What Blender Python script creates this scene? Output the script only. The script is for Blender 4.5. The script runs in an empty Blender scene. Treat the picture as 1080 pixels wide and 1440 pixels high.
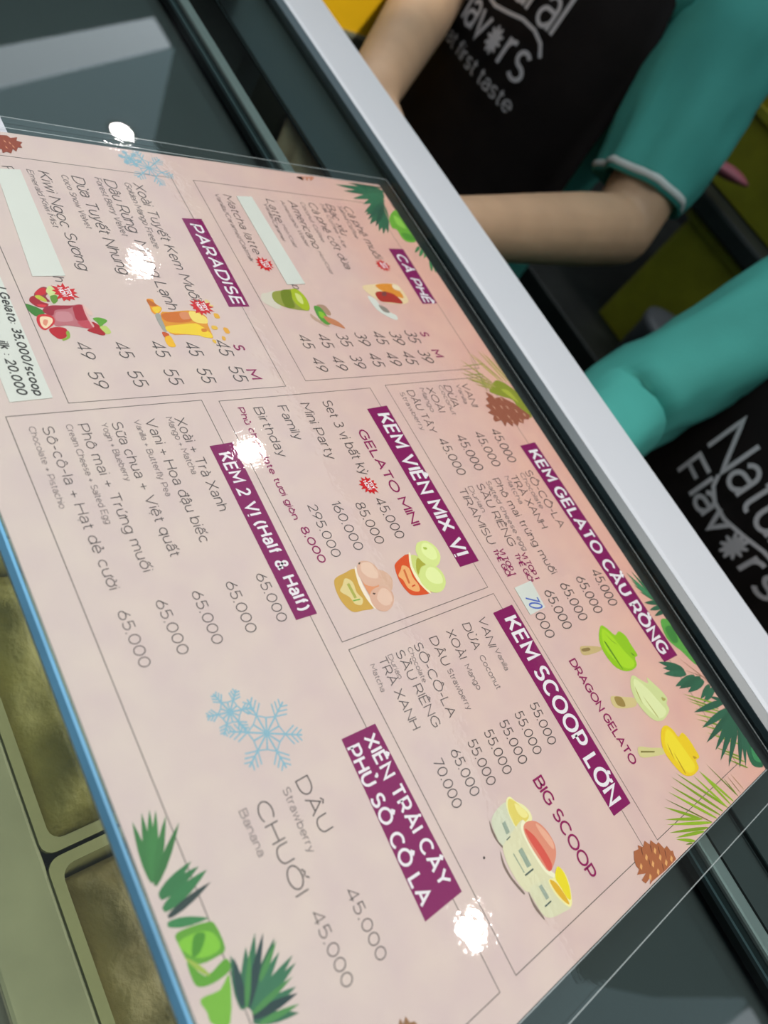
import bpy, bmesh, math, random, unicodedata
from mathutils import Vector, Matrix, noise
random.seed(7)
SC = bpy.context.scene
COL = SC.collection

# ---------------------------------------------------------------- camera
cd = bpy.data.cameras.new('camera')
cam = bpy.data.objects.new('camera', cd)
COL.objects.link(cam)
cam.matrix_world = Matrix(((0.468797, -0.832714, 0.294648, 0.102759), (0.726276, 0.173521, -0.665142, -0.231968), (0.502745, 0.525812, 0.686126, 0.239286), (0, 0, 0, 1)))
cd.sensor_fit = 'VERTICAL'
cd.sensor_height = 24.0
cd.sensor_width = 18.0
cd.lens = 24.0 * 1063.78 / 1440.0
cd.clip_start = 0.01
cd.dof.use_dof = True
cd.dof.focus_distance = 0.335
cd.dof.aperture_fstop = 5.6
cd.dof.aperture_blades = 0
SC.camera = cam

# ---------------------------------------------------------------- world, lights, exposure
SC.view_settings.view_transform = 'Standard'
SC.view_settings.look = 'None'
SC.view_settings.exposure = -0.08
SC.view_settings.gamma = 1.0
SC.view_settings.use_curve_mapping = False
world = bpy.data.worlds.new('mall_daylight')
SC.world = world
world.use_nodes = True
bg = world.node_tree.nodes['Background']
bg.inputs[0].default_value = (0.90, 0.95, 1.0, 1)
bg.inputs[1].default_value = 0.12

def area_light(name, loc, target, sx, sy, power, col, spread=180):
    l = bpy.data.lights.new(name, 'AREA')
    l.spread = math.radians(spread); l.shape = 'RECTANGLE'; l.size = sx; l.size_y = sy; l.energy = power; l.color = col
    o = bpy.data.objects.new(name, l)
    o.location = loc
    o.rotation_euler = (Vector(target) - Vector(loc)).to_track_quat('-Z', 'Y').to_euler()
    COL.objects.link(o)
    return o
area_light('counter_key', (0.05, -0.25, 1.56), (0.0, -.10, 0), 1.8, 0.8, 5.2, (1.0, 0.93, 0.86), 55)  # added key light, spread narrowed to keep the staff dimmer than the counter
area_light('cabinet_fill', (-0.05, 0.0, -0.03), (-0.05, -0.06, -0.4), 2.2, 0.04, 2.2, (1.0, 0.97, 0.86))  # unseen fill added under the glass to brighten the gelato pans
def spot_light(name, loc, target, power, size, col):
    l = bpy.data.lights.new(name, 'SPOT'); l.energy = power; l.spot_size = math.radians(size); l.spot_blend = .5; l.shadow_soft_size = .03; l.color = col
    o = bpy.data.objects.new(name, l); o.location = loc
    o.rotation_euler = (Vector(target) - Vector(loc)).to_track_quat('-Z', 'Y').to_euler(); COL.objects.link(o)
spot_light('yellow_box_fill', (.35, -.1, 1.5), (-.80, .40, -.05), 170.0, 13, (1.0, .95, .85))  # added spot, there only to brighten the side of the yellow box

# ---------------------------------------------------------------- helpers
def s2l(h):
    h = h.lstrip('#'); o = []
    for i in (0, 2, 4):
        c = int(h[i:i+2], 16) / 255
        o.append(c / 12.92 if c <= .04045 else ((c + .055) / 1.055) ** 2.4)
    return o
def ink(h, k=1.0 / 0.92):
    return tuple(min(.9, v * k) for v in s2l(h)) + (1.0,)

MATS = {}
def mat(name, col, rough=.5, metal=0, spec=.5, noise_amt=0, noise_scale=20, bump=0, bump_scale=60, coat=0, emit=None, sss=0):
    if name in MATS: return MATS[name]
    m = bpy.data.materials.new(name); m.use_nodes = True
    nt = m.node_tree; b = nt.nodes['Principled BSDF']
    if isinstance(col, str): col = s2l(col)
    col = tuple(col[:3]) + (1,)
    b.inputs['Base Color'].default_value = col
    b.inputs['Roughness'].default_value = rough
    b.inputs['Metallic'].default_value = metal
    b.inputs['Specular IOR Level'].default_value = spec
    b.inputs['Coat Weight'].default_value = coat
    if emit:
        b.inputs['Emission Color'].default_value = tuple(emit[0]) + (1,)
        b.inputs['Emission Strength'].default_value = emit[1]
    tc = nt.nodes.new('ShaderNodeTexCoord')
    if noise_amt:
        n = nt.nodes.new('ShaderNodeTexNoise'); n.inputs['Scale'].default_value = noise_scale; n.inputs['Detail'].default_value = 4
        nt.links.new(tc.outputs['Object'], n.inputs['Vector'])
        r = nt.nodes.new('ShaderNodeValToRGB')
        r.color_ramp.elements[0].position = .3; r.color_ramp.elements[1].position = .7
        r.color_ramp.elements[0].color = tuple(max(0, c * (1 - noise_amt)) for c in col[:3]) + (1,)
        r.color_ramp.elements[1].color = tuple(min(1, c * (1 + noise_amt)) for c in col[:3]) + (1,)
        nt.links.new(n.outputs['Fac'], r.inputs['Fac']); nt.links.new(r.outputs['Color'], b.inputs['Base Color'])
    if bump:
        n = nt.nodes.new('ShaderNodeTexNoise'); n.inputs['Scale'].default_value = bump_scale; n.inputs['Detail'].default_value = 5
        nt.links.new(tc.outputs['Object'], n.inputs['Vector'])
        bp = nt.nodes.new('ShaderNodeBump'); bp.inputs['Strength'].default_value = bump; bp.inputs['Distance'].default_value = .01
        nt.links.new(n.outputs['Fac'], bp.inputs['Height']); nt.links.new(bp.outputs['Normal'], b.inputs['Normal'])
    if sss:
        b.inputs['Subsurface Weight'].default_value = sss
        b.inputs['Subsurface Radius'].default_value = (.01, .004, .002)
        b.inputs['Subsurface Scale'].default_value = 1.0
    MATS[name] = m
    return m

def clear_mat(name, tint, ior, refl=1.0, rough=.02, haze=0.0, hazecol=(.7, .75, .75), bumps=()):
    """clear sheet: transparent + fresnel glossy (+ a little surface haze)"""
    m = bpy.data.materials.new(name); m.use_nodes = True
    nt = m.node_tree; nt.nodes.remove(nt.nodes['Principled BSDF'])
    out = nt.nodes['Material Output']
    t = nt.nodes.new('ShaderNodeBsdfTransparent'); t.inputs[0].default_value = tuple(tint) + (1,)
    g = nt.nodes.new('ShaderNodeBsdfGlossy'); g.inputs['Roughness'].default_value = rough
    g.inputs['Color'].default_value = (1, 1, 1, 1)
    f = nt.nodes.new('ShaderNodeFresnel'); f.inputs['IOR'].default_value = ior
    mu = nt.nodes.new('ShaderNodeMath'); mu.operation = 'MULTIPLY'; mu.inputs[1].default_value = refl; mu.use_clamp = True
    ge = nt.nodes.new('ShaderNodeNewGeometry')          # mirror only on the outer faces of the sheet
    iv = nt.nodes.new('ShaderNodeMath'); iv.operation = 'SUBTRACT'; iv.inputs[0].default_value = 1.0
    nt.links.new(ge.outputs['Backfacing'], iv.inputs[1])
    pm = nt.nodes.new('ShaderNodeMath'); pm.operation = 'MULTIPLY'
    nt.links.new(f.outputs[0], pm.inputs[0]); nt.links.new(iv.outputs[0], pm.inputs[1])
    nt.links.new(pm.outputs[0], mu.inputs[0])
    base = t
    if haze:
        d = nt.nodes.new('ShaderNodeBsdfDiffuse'); d.inputs[0].default_value = tuple(hazecol) + (1,)
        h = nt.nodes.new('ShaderNodeMixShader'); h.inputs[0].default_value = haze
        nt.links.new(t.outputs[0], h.inputs[1]); nt.links.new(d.outputs[0], h.inputs[2]); base = h
    mx = nt.nodes.new('ShaderNodeMixShader')
    nt.links.new(mu.outputs[0], mx.inputs[0]); nt.links.new(base.outputs[0], mx.inputs[1]); nt.links.new(g.outputs[0], mx.inputs[2])
    nt.links.new(mx.outputs[0], out.inputs['Surface'])
    if bumps:
        tc = nt.nodes.new('ShaderNodeTexCoord'); prev = None
        for sc, st, dist in bumps:
            n = nt.nodes.new('ShaderNodeTexNoise'); n.inputs['Scale'].default_value = sc; n.inputs['Detail'].default_value = 2
            nt.links.new(tc.outputs['Object'], n.inputs['Vector'])
            b = nt.nodes.new('ShaderNodeBump'); b.inputs['Strength'].default_value = st; b.inputs['Distance'].default_value = dist
            nt.links.new(n.outputs['Fac'], b.inputs['Height'])
            if prev: nt.links.new(prev.outputs[0], b.inputs['Normal'])
            prev = b
        nt.links.new(prev.outputs[0], g.inputs['Normal'])
    MATS[name] = m
    return m

def empty(name, loc=(0, 0, 0)):
    o = bpy.data.objects.new(name, None); o.location = loc; o.empty_display_size = .05
    COL.objects.link(o); return o
def tag(o, label, cat, group=None):
    o['label'] = label; o['category'] = cat
    if group: o['group'] = group
    return o
def link(name, me, m=None, parent=None, smooth=False):
    o = bpy.data.objects.new(name, me); COL.objects.link(o)
    if m: me.materials.append(m)
    if parent:
        o.parent = parent
        pl = Vector((0, 0, 0)); q = parent
        while q: pl += q.location; q = q.parent
        o.location = -pl if False else (0, 0, 0)
        me.transform(Matrix.Translation(-pl))
    if smooth:
        for p in me.polygons: p.use_smooth = True
    return o
def from_bm(name, bm, m=None, parent=None, smooth=False):
    me = bpy.data.meshes.new(name); bm.to_mesh(me); bm.free()
    return link(name, me, m, parent, smooth)
def structure(o):
    o['kind'] = 'structure'; return o

def add_box(bm, lo, hi, bevel=0.0, seg=2):
    t = bmesh.new()
    bmesh.ops.create_cube(t, size=1)
    for v in t.verts:
        v.co = Vector([lo[i] + (v.co[i] + .5) * (hi[i] - lo[i]) for i in range(3)])
    if bevel: bmesh.ops.bevel(t, geom=list(t.edges), offset=bevel, segments=seg, affect='EDGES', profile=.5)
    me = bpy.data.meshes.new('tmp'); t.to_mesh(me); t.free(); bm.from_mesh(me); bpy.data.meshes.remove(me)
def box_obj(name, lo, hi, m, parent=None, bevel=0.0):
    bm = bmesh.new(); add_box(bm, lo, hi, bevel); return from_bm(name, bm, m, parent)
def add_prism(bm, pts, z0, z1):
    lo = [bm.verts.new((x, y, z0)) for x, y in pts]; hi = [bm.verts.new((x, y, z1)) for x, y in pts]
    n = len(pts)
    bm.faces.new(hi); bm.faces.new(lo[::-1])
    for i in range(n): bm.faces.new((lo[i], lo[(i+1) % n], hi[(i+1) % n], hi[i]))
def profile_x(bm, yz, x0, x1):
    a = [bm.verts.new((x0, y, z)) for y, z in yz]; b = [bm.verts.new((x1, y, z)) for y, z in yz]
    n = len(yz)
    bm.faces.new(a[::-1]); bm.faces.new(b)
    for i in range(n): bm.faces.new((a[i], a[(i+1) % n], b[(i+1) % n], b[i]))
def fix(bm): bmesh.ops.recalc_face_normals(bm, faces=list(bm.faces))
def add_loft(bm, rings, cap0=True, cap1=True):
    rows = [[bm.verts.new(p) for p in r] for r in rings]
    n = len(rows[0])
    for a, b in zip(rows, rows[1:]):
        for i in range(n): bm.faces.new((a[i], a[(i+1) % n], b[(i+1) % n], b[i]))
    if cap0: bm.faces.new(rows[0][::-1])
    if cap1: bm.faces.new(rows[-1])
def ring(c, u, v, ru, rv, n=24):
    c = Vector(c); u = Vector(u); v = Vector(v)
    return [c + u * (ru * math.cos(2*math.pi*i/n)) + v * (rv * math.sin(2*math.pi*i/n)) for i in range(n)]
def add_ball(bm, c, r, seg=16, rot=None):
    if not hasattr(r, '__len__'): r = (r, r, r)
    M = Matrix.Translation(c) @ (rot or Matrix.Identity(4)) @ Matrix.Diagonal((r[0], r[1], r[2], 1))
    bmesh.ops.create_uvsphere(bm, u_segments=seg, v_segments=max(6, seg // 2), radius=1, matrix=M)
def add_limb(bm, p, q, rp, rq, seg=16):
    p = Vector(p); q = Vector(q); d = (q - p)
    if d.length < 1e-6: return
    z = d.normalized(); x = z.orthogonal().normalized(); y = z.cross(x)
    add_loft(bm, [ring(p, x, y, rp, rp, seg), ring(q, x, y, rq, rq, seg)])
    add_ball(bm, p, rp, seg); add_ball(bm, q, rq, seg)

# ---------------------------------------------------------------- stroke lettering (monoline)
def _a(cx, cy, rx, ry, a0, a1, n=None):
    n = n or max(3, int(abs(a1 - a0) / 20))
    return [(cx + rx*math.cos(math.radians(a0 + (a1-a0)*i/n)), cy + ry*math.sin(math.radians(a0 + (a1-a0)*i/n))) for i in range(n + 1)]
X = .72
G = {
 'A': (.92, [[(0,0),(.46,1),(.92,0)], [(.17,.32),(.75,.32)]]),
 'B': (.74, [[(.42,.53),(0,.53)], [(0,0),(0,1)] + [(.38,1)] + _a(.42,.765,.25,.235,90,-90) + _a(.44,.265,.3,.265,90,-90) + [(0,0)]]),
 'C': (.88, [_a(.5,.5,.5,.5,45,315)]),
 'D': (.88, [[(0,0),(0,1),(.38,1)] + _a(.38,.5,.5,.5,90,-90) + [(0,0)]]),
 'E': (.68, [[(.68,1),(0,1),(0,0),(.68,0)], [(0,.52),(.6,.52)]]),
 'F': (.66, [[(.66,1),(0,1),(0,0)], [(0,.5),(.58,.5)]]),
 'G': (.94, [_a(.5,.5,.5,.5,45,320) + [(.9,.2),(.9,.48),(.55,.48)]]),
 'H': (.82, [[(0,0),(0,1)], [(.82,0),(.82,1)], [(0,.52),(.82,.52)]]),
 'I': (.0, [[(0,0),(0,1)]]),
 'J': (.5, [[(.5,1),(.5,.28)] + _a(.25,.27,.25,.27,0,-150)]),
 'K': (.78, [[(0,0),(0,1)], [(.74,1),(0,.36)], [(.26,.58),(.78,0)]]),
 'L': (.62, [[(0,1),(0,0),(.62,0)]]),
 'M': (1.0, [[(0,0),(0,1),(.5,.3),(1.0,1),(1.0,0)]]),
 'N': (.84, [[(0,0),(0,1),(.84,0),(.84,1)]]),
 'O': (1.04, [_a(.52,.5,.52,.5,90,450)]),
 'P': (.72, [[(0,0),(0,1),(.42,1)] + _a(.42,.68,.3,.32,90,-90) + [(0,.36)]]),
 'Q': (1.04, [_a(.52,.5,.52,.5,90,450), [(.62,.25),(.98,-.08)]]),
 'R': (.76, [[(0,0),(0,1),(.42,1)] + _a(.42,.69,.3,.31,90,-90) + [(0,.38)], [(.42,.38),(.76,0)]]),
 'S': (.72, [_a(.36,.745,.32,.255,35,265) + _a(.36,.255,.36,.255,85,-145)]),
 'T': (.76, [[(0,1),(.76,1)], [(.38,1),(.38,0)]]),
 'U': (.8, [[(0,1),(0,.4)] + _a(.4,.4,.4,.4,180,360) + [(.8,1)]]),
 'V': (.9, [[(0,1),(.45,0),(.9,1)]]),
 'W': (1.3, [[(0,1),(.33,0),(.65,1),(.97,0),(1.3,1)]]),
 'X': (.82, [[(0,1),(.82,0)], [(0,0),(.82,1)]]),
 'Y': (.84, [[(0,1),(.42,.46),(.84,1)], [(.42,.46),(.42,0)]]),
 'Z': (.74, [[(0,1),(.72,1),(0,0),(.74,0)]]),
 'a': (.52, [[(.05,.57)] + _a(.28,.5,.23,.22,150,0) + [(.52,0)], [(.51,.42),(.26,.41)] + _a(.24,.205,.24,.205,90,300) + [(.51,.18)]]),
 'b': (.6, [[(0,1.02),(0,0)], _a(.3,.36,.3,.36,180,540)]),
 'c': (.54, [_a(.31,.36,.31,.36,48,312)]),
 'd': (.6, [[(.6,1.02),(.6,0)], _a(.3,.36,.3,.36,0,360)]),
 'e': (.6, [[(.02,.36),(.6,.36)] + _a(.3,.36,.3,.36,0,312)]),
 'f': (.36, [[(.14,0),(.14,.8)] + _a(.32,.8,.18,.22,180,80), [(0,X),(.34,X)]]),
 'g': (.6, [[(.6,X),(.6,-.02)] + _a(.31,-.02,.29,.26,0,-150), _a(.3,.36,.3,.36,0,360)]),
 'h': (.54, [[(0,1.02),(0,0)], [(0,.42)] + _a(.27,.44,.27,.28,180,0) + [(.54,0)]]),
 'i': (.0, [[(0,0),(0,X)], [(0,.9),(0,1.0)]]),
 'j': (.1, [[(.1,X),(.1,-.08)] + _a(-.06,-.08,.16,.18,0,-90), [(.1,.9),(.1,1.0)]]),
 'k': (.5, [[(0,1.02),(0,0)], [(.46,X),(0,.26)], [(.18,.43),(.5,0)]]),
 'l': (.0, [[(0,1.02),(0,0)]]),
 'm': (.9, [[(0,0),(0,X)], [(0,.44)] + _a(.225,.46,.225,.26,180,0) + [(.45,0)], [(.45,.44)] + _a(.675,.46,.225,.26,180,0) + [(.9,0)]]),
 'n': (.54, [[(0,0),(0,X)], [(0,.42)] + _a(.27,.44,.27,.28,180,0) + [(.54,0)]]),
 'o': (.64, [_a(.32,.36,.32,.36,90,450)]),
 'p': (.6, [[(0,X),(0,-.26)], _a(.3,.36,.3,.36,180,540)]),
 'q': (.6, [[(.6,X),(.6,-.26)], _a(.3,.36,.3,.36,0,360)]),
 'r': (.3, [[(0,0),(0,X)], [(0,.42)] + _a(.26,.44,.26,.27,180,85)]),
 's': (.48, [_a(.24,.54,.21,.18,35,265) + _a(.24,.18,.24,.18,85,-145)]),
 't': (.34, [[(.14,.95),(.14,.18)] + _a(.3,.18,.16,.18,180,285), [(0,X),(.34,X)]]),
 'u': (.54, [[(0,X),(0,.28)] + _a(.27,.28,.27,.28,180,360) + [(.54,X)], [(.54,.3),(.54,0)]]),
 'v': (.56, [[(0,X),(.28,0),(.56,X)]]),
 'w': (.86, [[(0,X),(.215,0),(.43,X),(.645,0),(.86,X)]]),
 'x': (.52, [[(0,X),(.52,0)], [(0,0),(.52,X)]]),
 'y': (.56, [[(0,X),(.28,0)], [(.56,X),(.2,-.2),(.04,-.24)]]),
 'z': (.5, [[(0,X),(.48,X),(0,0),(.5,0)]]),
 '0': (.7, [_a(.35,.5,.35,.5,90,450)]),
 '1': (.26, [[(0,.84),(.26,1),(.26,0)]]),
 '2': (.62, [_a(.31,.7,.29,.3,160,-35) + [(0,0),(.62,0)]]),
 '3': (.62, [_a(.29,.76,.28,.24,140,-80) + _a(.29,.27,.33,.27,80,-145)]),
 '4': (.74, [[(.56,0),(.56,1),(0,.26),(.74,.26)]]),
 '5': (.62, [[(.56,1),(.1,1),(.05,.54)] + _a(.29,.31,.32,.31,125,-145)]),
 '6': (.66, [[(.48,1),(.1,.5)] + _a(.33,.31,.33,.31,150,510)]),
 '7': (.6, [[(0,1),(.6,1),(.18,0)]]),
 '8': (.64, [_a(.32,.76,.27,.24,90,450), _a(.32,.26,.32,.26,90,450)]),
 '9': (.66, [[(.18,0),(.56,.5)] + _a(.33,.69,.33,.31,-30,330)]),
 '.': (.06, [[(.03,-.03),(.03,.07)], [(-.02,.02),(.08,.02)], [(-.005,-.015),(.065,.055)], [(-.005,.055),(.065,-.015)]]), ',': (.04, [[(.05,.1),(0,-.14)]]),
 ':': (.02, [[(.01,.08),(.01,.17)], [(.01,.52),(.01,.61)]]),
 '/': (.4, [[(0,-.1),(.4,1.05)]]), '+': (.56, [[(0,.38),(.56,.38)], [(.28,.1),(.28,.66)]]),
 '-': (.36, [[(0,.4),(.36,.4)]]), '!': (.02, [[(.01,.3),(.01,1)], [(.01,0),(.01,.1)]]),
 '(': (.22, [_a(.5,.42,.5,.68,125,235)]), ')': (.22, [_a(-.28,.42,.5,.68,55,-55)]),
 '&': (.78, [[(.78,0),(.2,.68)] + _a(.36,.8,.2,.2,215,-40) + [(.12,.42)] + _a(.3,.24,.28,.24,140,310) + [(.72,.46)]]),
}
SP = .2
def glyph_run(s, space=.42, SP=SP):
    """polylines of a string at cap height 1; returns (strokes, width)"""
    out = []; x = 0.0
    for ch in s:
        if ch == ' ': x += space; continue
        if ch == 'đ': base, marks = 'd', ['bar']
        else:
            d = unicodedata.normalize('NFD', ch); base, marks = d[0], list(d[1:])
        wdt, st = G[base]
        up = base.isupper(); top = 1.0 if up else X
        if base == 'i' and any(ord(m) in (0x300, 0x301, 0x309) for m in marks if m != 'bar'): st = st[:1]
        for pl in st: out.append([(x + a, b) for a, b in pl])
        cx = x + wdt / 2; y = top + .1; stacked = '\u0302' in marks
        for m in marks:
            if m == 'bar': out.append([(x + .34, .86), (x + .72, .86)])
            elif m == '\u0302': out.append([(cx - .17, y), (cx, y + .16), (cx + .17, y)])
            elif m == '\u0301': a = (.2, .1) if stacked else (-.03, 0); out.append([(cx + a[0], y + a[1]), (cx + a[0] + .13, y + a[1] + .19)])
            elif m == '\u0300': a = (-.2, .1) if stacked else (.05, 0); out.append([(cx + a[0], y + a[1]), (cx + a[0] - .15, y + a[1] + .19)])
            elif m == '\u0309': a = (.22, .06) if stacked else (0, 0); out.append([(cx + a[0], y + a[1])] + [(cx + a[0] + .09*math.cos(math.radians(t)), y + a[1] + .13 + .08*math.sin(math.radians(t))) for t in (-60, 0, 60, 120, 170)])
            elif m == '\u0303': a = .12 if stacked else 0; out.append([(cx - .18, y + a), (cx - .08, y + .1 + a), (cx + .08, y + .02 + a), (cx + .18, y + .12 + a)])
            elif m == '\u0306': out.append([(cx + .16*math.cos(math.radians(t)), y + .13 + .12*math.sin(math.radians(t))) for t in range(180, 361, 30)])
            elif m == '\u0323': out.append([(cx, -.24), (cx, -.14)])
            elif m == '\u031b': ex = x + wdt - (.12 if base in 'oO' else 0); out.append([(ex, top - .08), (ex + .14, top + .0), (ex + .15, top + .13)])
        x += wdt + SP
    return out, x - SP
def add_stroke(bm, pts, hw, to3, closed=False, taper=None):
    """flat ribbon along a 2-D polyline with mitred joints"""
    P = [Vector(p) for p in pts]
    Q = [P[0]]
    for p in P[1:]:
        if (p - Q[-1]).length > 1e-7: Q.append(p)
    if len(Q) < 2: return
    if (Q[0] - Q[-1]).length < 1e-6 and len(Q) > 3: closed = True; Q.pop()
    n = len(Q); L = []; R = []
    for i in range(n):
        a = Q[i-1] if (i > 0 or closed) else None; b = Q[(i+1) % n] if (i < n-1 or closed) else None
        d1 = (Q[i] - a).normalized() if a is not None else None; d2 = (b - Q[i]).normalized() if b is not None else None
        if d1 is None: d1 = d2
        if d2 is None: d2 = d1
        n1 = Vector((-d1.y, d1.x)); n2 = Vector((-d2.y, d2.x)); m = n1 + n2
        if m.length < .35: m = n1
        m.normalize(); k = min(2.2, 1 / max(.3, m.dot(n1)))
        w = hw * (taper[i] if taper else 1)
        L.append(Q[i] + m * w * k); R.append(Q[i] - m * w * k)
    vl = [bm.verts.new(to3(p)) for p in L]; vr = [bm.verts.new(to3(p)) for p in R]
    for i in range(n if closed else n - 1):
        j = (i + 1) % n
        try: bm.faces.new((vr[i], vr[j], vl[j], vl[i]))
        except ValueError: pass
def text_mm(bm, entry, hw, z, shear=0.0, sp=SP):
    """menu lettering: (string, x, y, dx, dy, cap height) in millimetres"""
    s, x0, y0, dx, dy, cp = entry
    st, wd = glyph_run(s, .42 + (sp - SP), sp)
    ln = math.hypot(dx, dy); ux, uy = dx / ln, dy / ln
    ln -= shear * cp * .5
    sx = ln / wd
    for pl in st:
        q = []
        for a, b in pl:
            lx = a * sx + shear * b * cp; ly = b * cp
            q.append((x0 + lx*ux - ly*uy, y0 + lx*uy + ly*ux))
        add_stroke(bm, q, hw, lambda p: (p[0] / 1000, p[1] / 1000, z))
        z += 1.2e-6

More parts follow.
